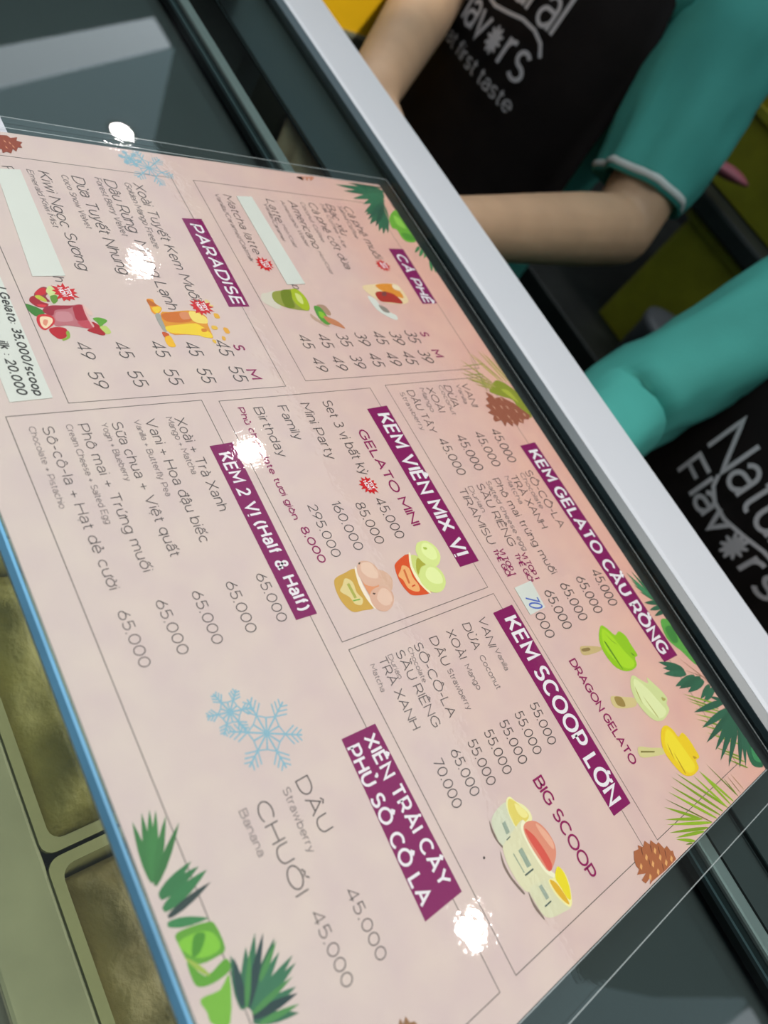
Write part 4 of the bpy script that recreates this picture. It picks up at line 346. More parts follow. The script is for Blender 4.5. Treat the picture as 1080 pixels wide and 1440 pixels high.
LEA = {'top':[('#2f6b4c',11,-231.2,106.1,-229.7,146.7),('#2f6b4c',11,-226.1,109.7,-228.7,147.1),('#2f6b4c',11,-219.6,113.9,-228.1,146.7),('#2f6b4c',11,-234.7,121.6,-231.1,148.6),('#2f6b4c',11,-215.5,120.5,-226.3,145.6),('#2f6b4c',11,-207.3,116.5,-222.8,143.3),('#2f6b4c',11,-205.3,116.7,-218.1,140.3),('#2f6b4c',11,-196.6,114.6,-217.0,139.6),('#2f6b4c',11,-197.8,116.3,-213.6,137.9),('#2f6b4c',11,-190.6,118.6,-214.8,138.7),('#2f6b4c',11,-188.4,121.1,-214.9,139.2),('#2f6b4c',11,-189.8,126.0,-215.9,139.4),('#23533f',8,-234.6,118.5,-235.7,150.6),('#23533f',8,-200.7,115.2,-219.3,141.1),('#23533f',8,-195.0,118.5,-215.9,138.8),('#3f7f4c',8,-173.6,139.7,-179.8,148.2),('#3f7f4c',8,-170.2,141.5,-179.0,151.9),('#3f7f4c',8,-168.9,144.9,-176.1,153.1),('#3f7f4c',8,-157.0,143.9,-167.8,150.5),('#3f7f4c',8,-155.7,147.2,-162.8,150.1),('#b99a7c',1,-194.6,133.2,-214.7,138.1),('#b99a7c',1,-214.0,148.5,-221.1,146.4),('#b99a7c',1,-211.0,141.9,-219.5,142.2)],'topb':[('#6aa733',1,[(-210.0,142.3),(-213.8,151.1),(-209.2,152.2),(-201.7,151.5),(-194.3,150.7),(-186.6,150.8),(-183.7,146.6),(-183.5,139.2),(-187.3,136.6),(-194.0,136.9),(-195.6,133.4),(-203.0,135.6)]),('#8cc24a',1,[(-208.0,143.1),(-204.3,146.9),(-196.0,146.6),(-199.5,140.5)]),('#4f8f2b',1,[(-191.1,139.1),(-190.9,147.3),(-185.9,148.1),(-185.2,140.3)])],'middle':[('#b3a35a',3,-85.0,117.1,-66.3,132.5),('#b3a35a',3,-78.9,112.5,-64.8,133.1),('#b3a35a',3,-75.5,110.8,-63.4,132.8),('#b3a35a',3,-72.0,111.4,-62.7,133.1),('#b3a35a',3,-90.6,128.2,-67.1,140.3),('#b3a35a',3,-88.7,131.0,-66.2,143.1),('#b3a35a',3,-92.1,138.0,-65.2,146.0),('#b3a35a',3,-90.5,141.2,-64.3,148.9),('#b3a35a',3,-87.4,143.2,-62.8,149.5),('#b3a35a',3,-69.7,115.4,-62.3,129.3),('#b3a35a',3,-66.1,116.8,-61.6,128.7),('#b3a35a',3,-86.5,147.0,-62.0,150.7),('#b3a35a',3,-71.1,125.0,-63.1,128.2),('#8b8d4a',1.5,-79.6,113.8,-80.5,135.1),('#8b8d4a',1.5,-73.4,111.6,-72.9,129.1),('#8b8d4a',1.5,-88.1,128.0,-60.0,123.1),('#8b8d4a',1.5,-70.6,112.0,-63.9,127.1)],'middleb':[('#8a8f2a',1,[(-60.5,125.2),(-67.1,135.8),(-66.3,141.4),(-63.1,145.2),(-58.5,148.6),(-50.5,150.1),(-39.9,149.3),(-37.8,146.1),(-41.9,144.5),(-45.7,141.4),(-52.1,140.5),(-54.8,134.6),(-57.4,128.8)]),('#a9ad3a',1,[(-60.3,136.5),(-59.0,142.6),(-49.6,144.7),(-54.3,140.4)])],'right':[('#2f5f46',9,118.7,119.8,128.0,135.4),('#2f5f46',9,122.3,120.2,129.0,135.8),('#2f5f46',9,124.9,117.9,130.7,135.5),('#2f5f46',9,133.1,120.7,134.4,141.0),('#2f5f46',9,135.0,122.4,136.7,145.0),('#2f5f46',9,139.0,127.4,138.7,145.8),('#2f5f46',9,145.2,133.8,142.3,148.3),('#2f5f46',9,147.5,134.2,144.8,150.3),('#7f9a2a',2.2,138.1,122.7,152.5,145.1),('#7f9a2a',2.2,140.4,123.1,154.2,142.8),('#7f9a2a',2.2,149.1,121.9,161.9,142.9),('#7f9a2a',2.2,151.4,120.5,165.0,142.1),('#7f9a2a',2.2,154.9,120.9,168.0,141.4),('#7f9a2a',2.2,159.3,121.8,173.6,140.7),('#7f9a2a',2.2,167.2,121.2,179.1,136.2),('#7f9a2a',2.2,170.6,123.5,181.6,136.3),('#7f9a2a',2.2,174.9,124.3,184.5,135.6),('#7f9a2a',2.2,147.1,124.4,157.3,142.1),('#7f9a2a',2.2,142.6,123.5,155.7,142.4),('#2c5a44',8,148.3,122.0,153.1,151.5),('#2c5a44',8,156.4,120.6,157.3,151.2),('#2c5a44',8,163.0,116.8,159.4,152.0),('#2c5a44',8,168.3,119.8,160.4,152.4),('#2c5a44',8,173.4,118.7,162.0,152.0),('#2c5a44',8,177.9,121.9,163.5,153.6),('#2c5a44',8,181.9,129.4,165.0,155.2),('#2c5a44',8,183.3,134.6,165.4,156.4),('#2c5a44',8,182.0,141.2,166.5,156.8),('#2c5a44',8,146.9,141.9,151.7,149.9),('#3c7a52',5,69.7,140.4,90.0,149.6),('#3c7a52',5,70.3,145.5,89.3,150.4),('#3c7a52',5,71.7,149.7,87.8,150.4),('#3c7a52',5,73.7,151.6,86.8,150.0),('#3c7a52',5,74.6,140.7,90.3,149.2),('#3c7a52',5,77.8,140.3,90.7,150.4),('#3c7a52',5,82.5,141.6,91.4,151.3),('#2f5f46',9,88.9,139.2,92.5,151.7),('#2f5f46',9,93.6,139.5,95.0,152.1),('#2f5f46',9,97.6,140.6,97.5,152.5),('#a3785e',1,121.4,136.9,144.6,152.3),('#a3785e',1,129.0,135.8,139.9,151.5)],'rightb':[('#5ca044',1,[(101.5,142.6),(102.1,150.5),(108.7,150.9),(117.7,150.1),(123.8,152.0),(130.2,150.8),(127.4,146.5),(120.1,143.6),(116.6,141.2),(110.4,138.7)]),('#3f8038',1,[(106.0,142.3),(106.6,150.1),(114.8,146.8),(113.9,141.2)]),('#2a6444',1,[(173.1,149.9),(176.8,154.8),(182.4,154.1),(188.6,152.7),(188.3,144.9),(185.0,140.5),(179.3,142.5)]),('#3f8a58',1,[(178.4,148.5),(181.9,150.9),(187.0,149.0),(183.5,144.7)])],'corner':[('#86a422',3.2,164.4,78.1,190.2,97.7),('#86a422',3.2,166.9,73.7,190.5,94.3),('#86a422',3.2,168.5,70.4,190.5,90.7),('#86a422',3.2,164.2,82.2,190.4,102.5),('#86a422',3.2,171.9,62.0,185.9,80.3),('#86a422',3.2,176.0,58.2,186.3,81.1),('#86a422',3.2,177.9,57.2,190.2,85.6),('#86a422',3.2,181.0,55.8,190.7,81.4),('#86a422',3.2,184.2,57.8,190.5,77.3),('#86a422',3.2,184.9,57.7,190.7,68.2),('#86a422',3.2,170.1,92.9,190.5,102.3),('#86a422',3.2,169.9,98.7,190.6,105.9),('#86a422',3.2,170.3,98.8,190.4,109.2),('#6a7f24',1.6,169.5,65.4,190.3,86.1),('#6a7f24',1.6,170.3,106.8,190.3,114.8),('#6a7f24',1.6,189.0,61.3,190.5,65.8),('#6a7f24',1.6,180.0,112.6,190.3,114.8),('#9a7a4a',1,180.6,119.5,190.1,122.1),('#9a7a4a',1,180.6,116.3,190.2,118.0),('#9a7a4a',1,179.9,76.1,190.0,85.8)],'lower':[('#3d7a3f',5.5,78.2,-153.1,96.2,-153.9),('#3d7a3f',5.5,76.9,-149.7,95.8,-153.7),('#3d7a3f',5.5,77.0,-147.2,95.4,-153.6),('#3d7a3f',5.5,78.0,-145.5,95.9,-153.5),('#3d7a3f',5.5,80.8,-143.4,96.4,-153.5),('#3d7a3f',5.5,84.3,-140.4,97.3,-153.6),('#357443',9,96.0,-141.4,100.3,-153.5),('#357443',9,98.3,-139.9,101.0,-153.6),('#357443',9,100.3,-138.0,104.3,-153.9),('#357443',9,112.4,-142.9,108.2,-154.3),('#2d3b38',5,103.9,-138.3,106.6,-153.4)],'lowerb':[('#5f9a2c',1,[(111.7,-153.4),(111.6,-150.1),(113.1,-143.8),(114.9,-141.9),(121.8,-141.8),(122.5,-144.9),(121.8,-149.8),(119.0,-152.8),(114.5,-153.4)]),('#7dbb33',1,[(113.7,-153.0),(114.2,-147.0),(116.7,-143.3),(121.1,-143.1),(120.7,-148.8),(116.7,-152.8)]),('#4a8a22',1,[(114.3,-148.6),(115.6,-145.5),(119.0,-148.6),(118.9,-151.2)]),('#5d9a2b',1,[(119.0,-152.8),(125.2,-149.8),(124.1,-142.9),(127.4,-142.8),(127.9,-148.4),(126.6,-152.5),(124.0,-153.4)]),('#74ad35',1,[(133.2,-152.9),(129.5,-153.3),(130.3,-147.4),(128.4,-143.5),(139.0,-148.3),(136.3,-152.8)]),('#9ab04a',1,[(118.0,-153.3),(122.1,-150.0),(125.8,-148.5),(123.2,-151.0)])],'lower2':[('#33684a',6.5,124.1,-141.2,138.0,-143.5),('#33684a',6.5,124.5,-136.1,137.5,-142.8),('#33684a',6.5,122.6,-132.0,138.1,-142.5),('#33684a',6.5,126.8,-127.1,138.6,-141.7),('#33684a',6.5,130.8,-127.4,139.0,-141.8),('#33684a',6.5,133.7,-124.0,139.6,-141.6),('#33684a',6.5,135.9,-124.0,140.0,-141.5),('#33684a',6.5,141.3,-126.9,140.9,-141.7),('#33684a',6.5,147.5,-129.1,141.9,-142.2),('#263f3f',6,123.9,-129.7,138.4,-142.1),('#263f3f',6,143.0,-127.2,141.2,-141.9),('#263f3f',6,125.1,-140.6,137.3,-143.2),('#4f8f4c',4,125.9,-135.4,138.1,-142.5),('#4f8f4c',4,138.5,-126.6,140.4,-141.7),('#4f8f4c',4,145.6,-128.0,143.6,-140.8),('#4f8f4c',4,127.7,-126.9,134.4,-136.2)]}
CONE = [[('#96553f',0,[(-59.8,121.2),(-57.1,125.0),(-54.9,125.9),(-55.0,132.1),(-52.6,135.5),(-49.4,139.9),(-44.1,143.6),(-39.4,147.5),(-36.8,143.3),(-37.6,139.4),(-34.5,136.3),(-36.2,133.2),(-33.5,130.0),(-36.2,127.5),(-33.8,125.4),(-37.4,122.8),(-34.5,119.1),(-39.2,119.1),(-38.6,113.4),(-40.6,112.6),(-43.0,115.4),(-45.4,111.8),(-47.0,116.0),(-50.6,113.5),(-51.5,118.0),(-55.0,117.4),(-56.1,120.8)]),('#dba58a',0,[(-57.1,125.0),(-55.3,125.2),(-53.5,125.6),(-55.6,126.0)]),('#dba58a',0,[(-55.2,130.5),(-53.4,130.6),(-51.6,131.1),(-53.7,131.5)]),('#dba58a',0,[(-50.0,119.3),(-48.3,119.5),(-46.6,119.9),(-48.6,120.3)]),('#dba58a',0,[(-49.7,126.0),(-48.0,126.1),(-46.2,126.6),(-48.2,126.9)]),('#dba58a',0,[(-48.9,131.0),(-47.1,131.1),(-45.3,131.6),(-47.4,132.0)]),('#dba58a',0,[(-42.8,116.9),(-41.1,117.1),(-39.4,117.5),(-41.4,117.9)]),('#dba58a',0,[(-42.4,126.9),(-40.7,127.1),(-38.9,127.5),(-40.9,127.9)]),('#dba58a',0,[(-45.5,136.7),(-43.7,136.8),(-42.0,137.3),(-44.0,137.6)]),('#dba58a',0,[(-38.9,127.5),(-37.2,127.7),(-35.5,128.1),(-37.4,128.5)]),('#dba58a',0,[(-42.1,142.0),(-40.4,142.1),(-38.6,142.6),(-40.6,143.0)]),('#dba58a',0,[(-38.7,135.4),(-37.0,135.5),(-35.2,136.0),(-37.2,136.4)])],[('#a5603c',0,[(176.7,29.8),(177.3,32.9),(176.0,33.8),(178.0,36.0),(176.5,38.9),(179.0,40.5),(177.9,42.4),(180.8,44.2),(180.6,46.2),(184.1,47.3),(184.0,49.7),(186.6,50.2),(187.0,51.5),(188.6,50.7),(190.3,50.5),(190.4,40.8),(189.8,30.2),(190.0,27.8),(188.1,31.1),(188.6,26.1),(186.7,25.0),(185.9,29.1),(184.0,24.2),(183.1,26.9),(181.2,26.4),(178.9,27.4)]),('#dba064',0,[(180.5,35.4),(181.8,35.5),(182.9,33.8),(181.6,33.5)]),('#dba064',0,[(181.0,42.2),(182.2,42.4),(183.4,40.6),(182.1,40.3)]),('#dba064',0,[(184.3,43.0),(185.5,43.1),(186.6,41.3),(185.3,41.0)]),('#dba064',0,[(184.1,36.8),(185.3,37.0),(186.5,35.2),(185.2,34.9)]),('#dba064',0,[(187.7,37.1),(188.9,37.3),(190.0,35.5),(188.7,35.2)]),('#dba064',0,[(187.4,44.5),(188.6,44.7),(189.7,42.8),(188.4,42.5)]),('#dba064',0,[(187.7,48.8),(189.0,49.0),(190.1,47.1),(188.8,46.8)]),('#dba064',0,[(187.0,31.2),(188.2,31.4),(189.3,29.7),(188.0,29.4)]),('#dba064',0,[(181.7,29.6),(182.9,29.8),(184.0,28.1),(182.7,27.8)]),('#6d3a26',0,[(177.3,34.6),(177.9,34.8),(180.6,33.1),(179.0,33.5)]),('#6d3a26',0,[(179.0,40.5),(179.7,40.7),(182.3,39.0),(180.8,39.4)]),('#6d3a26',0,[(181.5,44.5),(182.2,44.6),(184.8,42.9),(183.3,43.3)]),('#6d3a26',0,[(184.4,46.9),(185.1,47.0),(187.7,45.3),(186.2,45.7)]),('#6d3a26',0,[(182.7,35.1),(183.3,35.2),(185.9,33.6),(184.4,34.0)]),('#6d3a26',0,[(187.4,41.0),(188.0,41.2),(190.6,39.5),(189.1,39.9)])],[('#8f3d22',0,[(-230.4,-100.2),(-231.3,-94.0),(-229.8,-92.9),(-231.1,-89.4),(-228.5,-90.6),(-227.9,-88.1),(-225.8,-89.7),(-223.8,-89.4),(-223.7,-91.4),(-220.5,-93.1),(-222.0,-94.2),(-218.7,-95.9),(-219.5,-97.6),(-218.2,-99.8),(-220.9,-99.4),(-220.6,-103.1)]),('#d08a66',0,[(-227.8,-96.6),(-227.0,-96.0),(-225.9,-95.9),(-226.4,-96.7)]),('#d08a66',0,[(-227.1,-94.5),(-226.3,-94.0),(-225.1,-93.9),(-225.7,-94.6)]),('#d08a66',0,[(-225.0,-93.6),(-224.1,-93.1),(-223.0,-93.0),(-223.5,-93.8)]),('#d08a66',0,[(-223.7,-97.1),(-222.8,-96.6),(-221.7,-96.4),(-222.2,-97.2)])],[('#c28066',0,[(-232.9,75.3),(-234.3,80.5),(-230.4,79.4),(-234.2,83.0),(-230.2,82.4),(-234.3,86.1),(-231.0,85.9),(-234.6,90.7),(-236.9,89.8)])],[('#8f6540',0,[(167.9,-102.4),(166.2,-100.6),(168.1,-100.4),(166.8,-98.6),(168.9,-98.2),(169.6,-96.4),(171.9,-95.8)])]]
SNOW = [(70.51,-101.21,13.5,0.1),(58.97,-110.37,8.5,0.35),(-221.93,-26.42,13.0,0.2),(-227.4,-34.69,6.0,0.3)]

# ================================================================ SETTING
M_floor = mat('floor_tile_dark', (.05, .05, .05), .4, noise_amt=.3)
M_wall = mat('dark_wall', (.012, .012, .012), .7, noise_amt=.3)
M_ceil = mat('black_ceiling', (.010, .011, .012), .9, noise_amt=.2, noise_scale=4)
M_panel = mat('glowing_ceiling_board', (.86, .90, .93), .8, emit=((.62, .88, 1.0), .68))  # plain white board; its emission stands in for the light on it
structure(box_obj('floor', (-5, -4, -1.30), (5, 1.9, -1.25), M_floor))
structure(box_obj('wall_back', (-5, 1.9, -1.25), (5, 2.0, 2.6), M_wall))
structure(box_obj('ceiling', (-6, -4, 2.4), (5, 2.0, 2.5), M_ceil))
H = 1.62
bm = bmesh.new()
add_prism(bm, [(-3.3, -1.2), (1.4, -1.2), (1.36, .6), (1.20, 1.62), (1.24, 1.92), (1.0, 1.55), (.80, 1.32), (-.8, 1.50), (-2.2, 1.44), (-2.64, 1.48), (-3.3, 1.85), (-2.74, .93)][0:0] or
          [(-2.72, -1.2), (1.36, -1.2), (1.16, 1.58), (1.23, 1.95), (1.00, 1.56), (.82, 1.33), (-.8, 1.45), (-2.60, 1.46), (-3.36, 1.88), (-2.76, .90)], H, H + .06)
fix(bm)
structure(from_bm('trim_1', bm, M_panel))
# downlights let into the white ceiling board
M_rim = mat('lamp_rim', (.7, .7, .7), .3, metal=.6)
M_glow = mat('lamp_glow', (1, 1, 1), .5, emit=((1, .98, .94), 160))
lampx = [(-2.63, 1.33, 'leftmost downlight of the row above the counter'),
         (-1.86, 1.10, 'second downlight from the left in the ceiling row'),
         (-1.03, 1.16, 'third downlight from the left in the ceiling row'),
         (.54, 1.10, 'rightmost downlight of the ceiling row, above the right of the menu')]
for lx, ly, lab in lampx:
    r = empty('ceiling_downlight', (lx, ly, H)); tag(r, lab, 'ceiling light', 'row of ceiling downlights')
    bm = bmesh.new(); n = 28
    prof = [(.062, 0), (.062, -.006), (.046, -.008), (.042, -.001)]
    rows = [[bm.verts.new((lx + a*math.cos(2*math.pi*i/n), ly + a*math.sin(2*math.pi*i/n), H + b)) for i in range(n)] for a, b in prof]
    for A, B in zip(rows, rows[1:]):
        for i in range(n): bm.faces.new((A[i], A[(i+1) % n], B[(i+1) % n], B[i]))
    fix(bm); from_bm('lamp_rim', bm, M_rim, r, True)
    bm = bmesh.new(); bmesh.ops.create_cone(bm, cap_ends=True, segments=n, radius1=.040, radius2=.042, depth=.003, matrix=Matrix.Translation((lx, ly, H - .0025)))
    from_bm('lamp_lens', bm, M_glow, r)
# bulkhead faces at both ends of the ceiling board, brightness added as emission
M_lit = mat('bulkhead_glow', (.9, .93, 1), .6, emit=((.84, .93, 1.0), 2.3))
for pts, lab in (([(-2.76, .88), (-3.36, 1.86), (-3.58, 1.86), (-3.02, .95)], 'long glowing strip standing in for the lit bulkhead at the left end of the ceiling board'),
                 ([(1.17, 1.58), (1.24, 1.95), (1.30, 1.97), (1.55, 1.4), (1.30, 1.2)], 'short glowing strip standing in for the lit bulkhead at the right end of the ceiling board')):
    r = empty('bulkhead_glow_strip', (pts[0][0], pts[0][1], H)); tag(r, lab, 'ceiling light', 'glowing bulkhead strips')
    bm = bmesh.new(); add_prism(bm, pts, H - .004, H); fix(bm); from_bm('glow_face', bm, M_lit, r)
    bm = bmesh.new(); add_prism(bm, pts, H + .0005, H + .05); fix(bm); from_bm('frame', bm, M_rim, r)

# ================================================================ FREEZER COUNTER
fz = empty('gelato_freezer', (0, 0, -1.25))
tag(fz, 'white-framed glass-topped gelato display freezer carrying the menu', 'display freezer')
M_white = mat('white_frame_paint', (.66, .66, .70), .35, coat=.2, noise_amt=.02, noise_scale=6)
M_bevel = mat('blue_grey_gasket', (.075, .10, .115), .28)
M_liner = mat('grey_liner', (.085, .098, .098), .5, noise_amt=.15, noise_scale=9)
M_body = mat('freezer_body', (.10, .11, .085), .5, noise_amt=.15)
M_alu = mat('brushed_aluminium', (.52, .42, .40), .4, metal=.1)
M_black = mat('black_rubber', (.006, .007, .007), .5)
M_glass = clear_mat('top_glass', (.70, .80, .80), 1.5, 1.0, .015)
M_fglass = clear_mat('front_glass_pane', (.86, .90, .86), 1.45, .8, .05, haze=.06, hazecol=(.45, .52, .55))
M_edge = mat('polished_glass_edge', (.16, .42, .66), .3, spec=.5, noise_amt=.35, noise_scale=14)  # the noise paints in the changing reflection along the edge
GT = -.0012
FX0, FX1 = -1.3, 1.2
box_obj('glass_top', (FX0, -.1565, GT - .007), (FX1, .176, GT), M_glass, fz)
bm = bmesh.new(); profile_x(bm, [(-.1570, GT - .0082), (-.1586, GT - .0078), (-.1592, GT - .0040), (-.1580, GT - .0004), (-.1570, GT)], FX0, FX1); fix(bm)
from_bm('glass_edge', bm, M_edge, fz, False)
bm = bmesh.new(); profile_x(bm, [(.178, -.05), (.178, .0022), (.181, .0032), (.2275, .0032), (.229, .0018), (.229, -.05)], FX0, FX1); fix(bm)
from_bm('frame_rail', bm, M_white, fz)
bm = bmesh.new(); profile_x(bm, [(.1728, GT - .004), (.1728, GT + .0004), (.1776, .0022), (.1776, -.012)], FX0, FX1); fix(bm)
from_bm('gasket', bm, M_bevel, fz)
# sliding track right under the glass
tr = box_obj('sliding_track', (FX0, .0815, -.014), (FX1, .0905, -.0095), M_alu, fz, .0015)
box_obj('track_slot', (FX0, .0745, -.018), (FX1, .0812, -.0125), M_black, tr)
box_obj('track_lip', (FX0, .0725, -.012), (FX1, .0740, -.0098), mat('track_lip_metal', (.13, .14, .15), .4, metal=.3), tr)
box_obj('pane_edge', (FX0, .1175, -.0115), (FX1, .1187, -.0095), M_black, fz)
# liner: tray walls and floor, open to the staff side
bm = bmesh.new()
add_box(bm, (FX0, -.172, -.32), (FX1, .225, -.30)); add_box(bm, (FX0, .20, -.30), (FX1, .225, -.13)); add_box(bm, (FX0, .20, -.13), (-.50, .225, -.02)); add_box(bm, (-.17, .20, -.13), (FX1, .225, -.02))
add_box(bm, (FX0, -.172, -.30), (FX0 + .02, .225, -.012)); add_box(bm, (FX1 - .02, -.172, -.30), (FX1, .225, -.012))
add_box(bm, (FX0 + .02, .075, -.30), (FX1 - .02, .079, -.075))
from_bm('liner', bm, M_liner, fz)
bm = bmesh.new()        # grey inner lids under the sliding glass, open where the staff reach in
add_box(bm, (FX0 + .021, -.128, -.026), (FX1 - .021, .095, -.022)); add_box(bm, (FX0 + .021, .0955, -.017), (-.50, .199, -.0128)); add_box(bm, (-.17, .0955, -.017), (FX1 - .021, .199, -.0128))
from_bm('inner_lid', bm, mat('grey_inner_lid', (.125, .098, .096), .6, noise_amt=.10, noise_scale=5), fz)
bm = bmesh.new(); add_box(bm, (FX0, -.172, -1.25), (FX1, .225, -.322), .006)
add_box(bm, (FX0, -.20, -.60), (FX1, -.1725, -.185), .004)
from_bm('body', bm, M_body, fz)
bm = bmesh.new(); add_box(bm, (-1.25, .226, -.155), (-.735, .60, -.135), .004); from_bm('service_shelf', bm, M_body, fz)
bm = bmesh.new(); profile_x(bm, [(-.1572, -.0105), (-.1595, -.0105), (-.1785, -.160), (-.1752, -.160)], FX0, FX1); fix(bm)
from_bm('front_glass', bm, M_fglass, fz)
box_obj('front_ledge', (FX0, -.1745, -.19), (FX1, -.1445, -.1504), mat('ledge_steel', (.46, .46, .29), .45, noise_amt=.15), fz, .002)

# ---- gelato pans
M_pan = mat('pan_plastic', (.47, .46, .24), .4, noise_amt=.12, noise_scale=12)
gel = [('pale yellow gelato in the left pan below the menu edge', -.262, -.1025, (.50, .47, .20), 3),
       ('tan gelato in the middle pan under the menu edge', -.100, .0605, (.46, .41, .16), 5),
       ('beige gelato in the right pan under the menu edge', .0625, .224, (.44, .36, .19), 9)]
for gi, (lab, x0, x1, gc, sd) in enumerate(gel):
    r = empty('gelato_pan', ((x0+x1)/2, -.04, -.298)); tag(r, lab.replace(' in the', ', filling the'), 'gelato pan', 'gelato pans behind the front glass')
    y0, y1, zt = -.1444, .066, -.150
    bm = bmesh.new(); t = .005
    def rr(ax0, ay0, ax1, ay1, z, rad=.006):
        p = []
        for cx, cy, a in ((ax1-rad, ay1-rad, 0), (ax0+rad, ay1-rad, 90), (ax0+rad, ay0+rad, 180), (ax1-rad, ay0+rad, 270)):
            for k in range(5): p.append(Vector((cx + rad*math.cos(math.radians(a + k*22.5)), cy + rad*math.sin(math.radians(a + k*22.5)), z)))
        return p
    add_loft(bm, [rr(x0+.012, y0+.012, x1-.012, y1-.012, -.298), rr(x0+.002, y0+.002, x1-.002, y1-.002, zt - .004), rr(x0, y0, x1, y1, zt - .003), rr(x0, y0, x1, y1, zt),
                  rr(x0+t, y0+t, x1-t, y1-t, zt), rr(x0+t+.002, y0+t+.002, x1-t-.002, y1-t-.002, zt - .03), rr(x0+.018, y0+.018, x1-.018, y1-.018, -.29)], True, True)
    fix(bm); from_bm('pan', bm, M_pan, r, False)
    bm = bmesh.new(); nx, ny = 44, 56; rows = []
    for j in range(ny + 1):
        row = []
        for i in range(nx + 1):
            u = i / nx; v = j / ny
            x = x0 + .0085 + u * (x1 - x0 - .017); y = y0 + .0085 + v * (y1 - y0 - .017)
            e = min(1, 8*min(u, 1-u, v*1.3, 1-v))
            z = zt - .026 + .018*e**.5 + .016*e*noise.noise(Vector((x*26 + sd, y*26, sd))) + .006*noise.noise(Vector((x*90, y*60 + sd, 2)))
            row.append(bm.verts.new((x, y, z)))
        rows.append(row)
    for a, b in zip(rows, rows[1:]):
        for i in range(nx): bm.faces.new((a[i], a[i+1], b[i+1], b[i]))
    from_bm('gelato', bm, mat('gelato_%s' % ('lemon', 'mango', 'coffee')[gi], gc, .45, noise_amt=.25, noise_scale=30, bump=.3, bump_scale=120), r, True)

# ---- white paper showing at the menu's left end
r = tag(box_obj('paper_sheet', (-.42, -.30, GT + .0001), (-.231, -.0925, GT + .0004), mat('white_paper', (.72, .70, .78), .6, noise_amt=.03)), 'blank white paper sheet lying just left of the menu', 'paper')

# ================================================================ MENU
menu = empty('menu', (0, 0, 0))
tag(menu, 'pink laminated price menu with purple headings lying on the glass top', 'menu')
PX0, PX1, PY0, PY1 = -.2355, .1908, -.1564, .1488
def pink_paper():
    m = bpy.data.materials.new('pink_watercolour_print'); m.use_nodes = True
    nt = m.node_tree; b = nt.nodes['Principled BSDF']; b.inputs['Roughness'].default_value = .6; b.inputs['Specular IOR Level'].default_value = .2
    tc = nt.nodes.new('ShaderNodeTexCoord')
    sp = nt.nodes.new('ShaderNodeSeparateXYZ'); nt.links.new(tc.outputs['Object'], sp.inputs[0])
    # colour gradient: salmon towards the top of the sheet, paler pink below
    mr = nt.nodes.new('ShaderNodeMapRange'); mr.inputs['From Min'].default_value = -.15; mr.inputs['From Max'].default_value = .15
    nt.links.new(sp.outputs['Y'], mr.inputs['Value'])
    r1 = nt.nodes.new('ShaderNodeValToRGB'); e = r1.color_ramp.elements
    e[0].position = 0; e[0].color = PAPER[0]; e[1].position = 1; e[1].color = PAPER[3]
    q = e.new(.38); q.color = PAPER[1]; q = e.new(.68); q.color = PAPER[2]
    n = nt.nodes.new('ShaderNodeTexNoise'); n.inputs['Scale'].default_value = 16; n.inputs['Detail'].default_value = 5
    nt.links.new(tc.outputs['Object'], n.inputs['Vector'])
    ad = nt.nodes.new('ShaderNodeMath'); ad.operation = 'MULTIPLY_ADD'; ad.inputs[1].default_value = .3; ad.inputs[2].default_value = -.15
    nt.links.new(n.outputs['Fac'], ad.inputs[0])
    a2 = nt.nodes.new('ShaderNodeMath'); a2.operation = 'ADD'
    nt.links.new(mr.outputs[0], a2.inputs[0]); nt.links.new(ad.outputs[0], a2.inputs[1]); nt.links.new(a2.outputs[0], r1.inputs['Fac'])
    n2 = nt.nodes.new('ShaderNodeTexNoise'); n2.inputs['Scale'].default_value = 60; n2.inputs['Detail'].default_value = 6
    nt.links.new(tc.outputs['Object'], n2.inputs['Vector'])
    r2 = nt.nodes.new('ShaderNodeValToRGB'); r2.color_ramp.elements[0].position = .3; r2.color_ramp.elements[1].position = .7
    r2.color_ramp.elements[0].color = (.93, .90, .94, 1); r2.color_ramp.elements[1].color = (1.0, 1.0, .98, 1)
    nt.links.new(n2.outputs['Fac'], r2.inputs['Fac'])
    mx = nt.nodes.new('ShaderNodeMix'); mx.data_type = 'RGBA'; mx.blend_type = 'MULTIPLY'; mx.inputs[0].default_value = 1
    nt.links.new(r1.outputs['Color'], mx.inputs[6]); nt.links.new(r2.outputs['Color'], mx.inputs[7])
    nt.links.new(mx.outputs[2], b.inputs['Base Color'])
    return m
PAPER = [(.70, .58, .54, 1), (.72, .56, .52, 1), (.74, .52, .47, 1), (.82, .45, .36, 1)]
def wave(x, y):
    return 0.0
bm = bmesh.new()
add_prism(bm, [(PX0 + .0030, PY0), (PX1, PY0), (PX1, PY1), (PX0 - .0025, PY1 - .004 + .004)], -.0006, 0.0); fix(bm)
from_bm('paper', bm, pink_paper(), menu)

def ink_mat(name, h): return mat('ink_' + name, ink(h)[:3], .6, spec=.2)
K_dark = ink_mat('grey', '#5a5150'); K_line = ink_mat('line', '#5f5650'); K_mag = ink_mat('magenta', '#8c0f55'); K_band = mat('ink_plum', (.23, .0005, .10), .6, spec=.2)
K_white = ink_mat('white', '#e4dde2'); K_blue = ink_mat('blue', '#4a62b8'); K_black = ink_mat('black', '#3a3633'); K_sub = ink_mat('pale_grey', '#7d7170')
K_paper = mat('sticker_paper', (.69, .70, .65), .7, noise_amt=.03); K_red = ink_mat('red', '#d0141f')
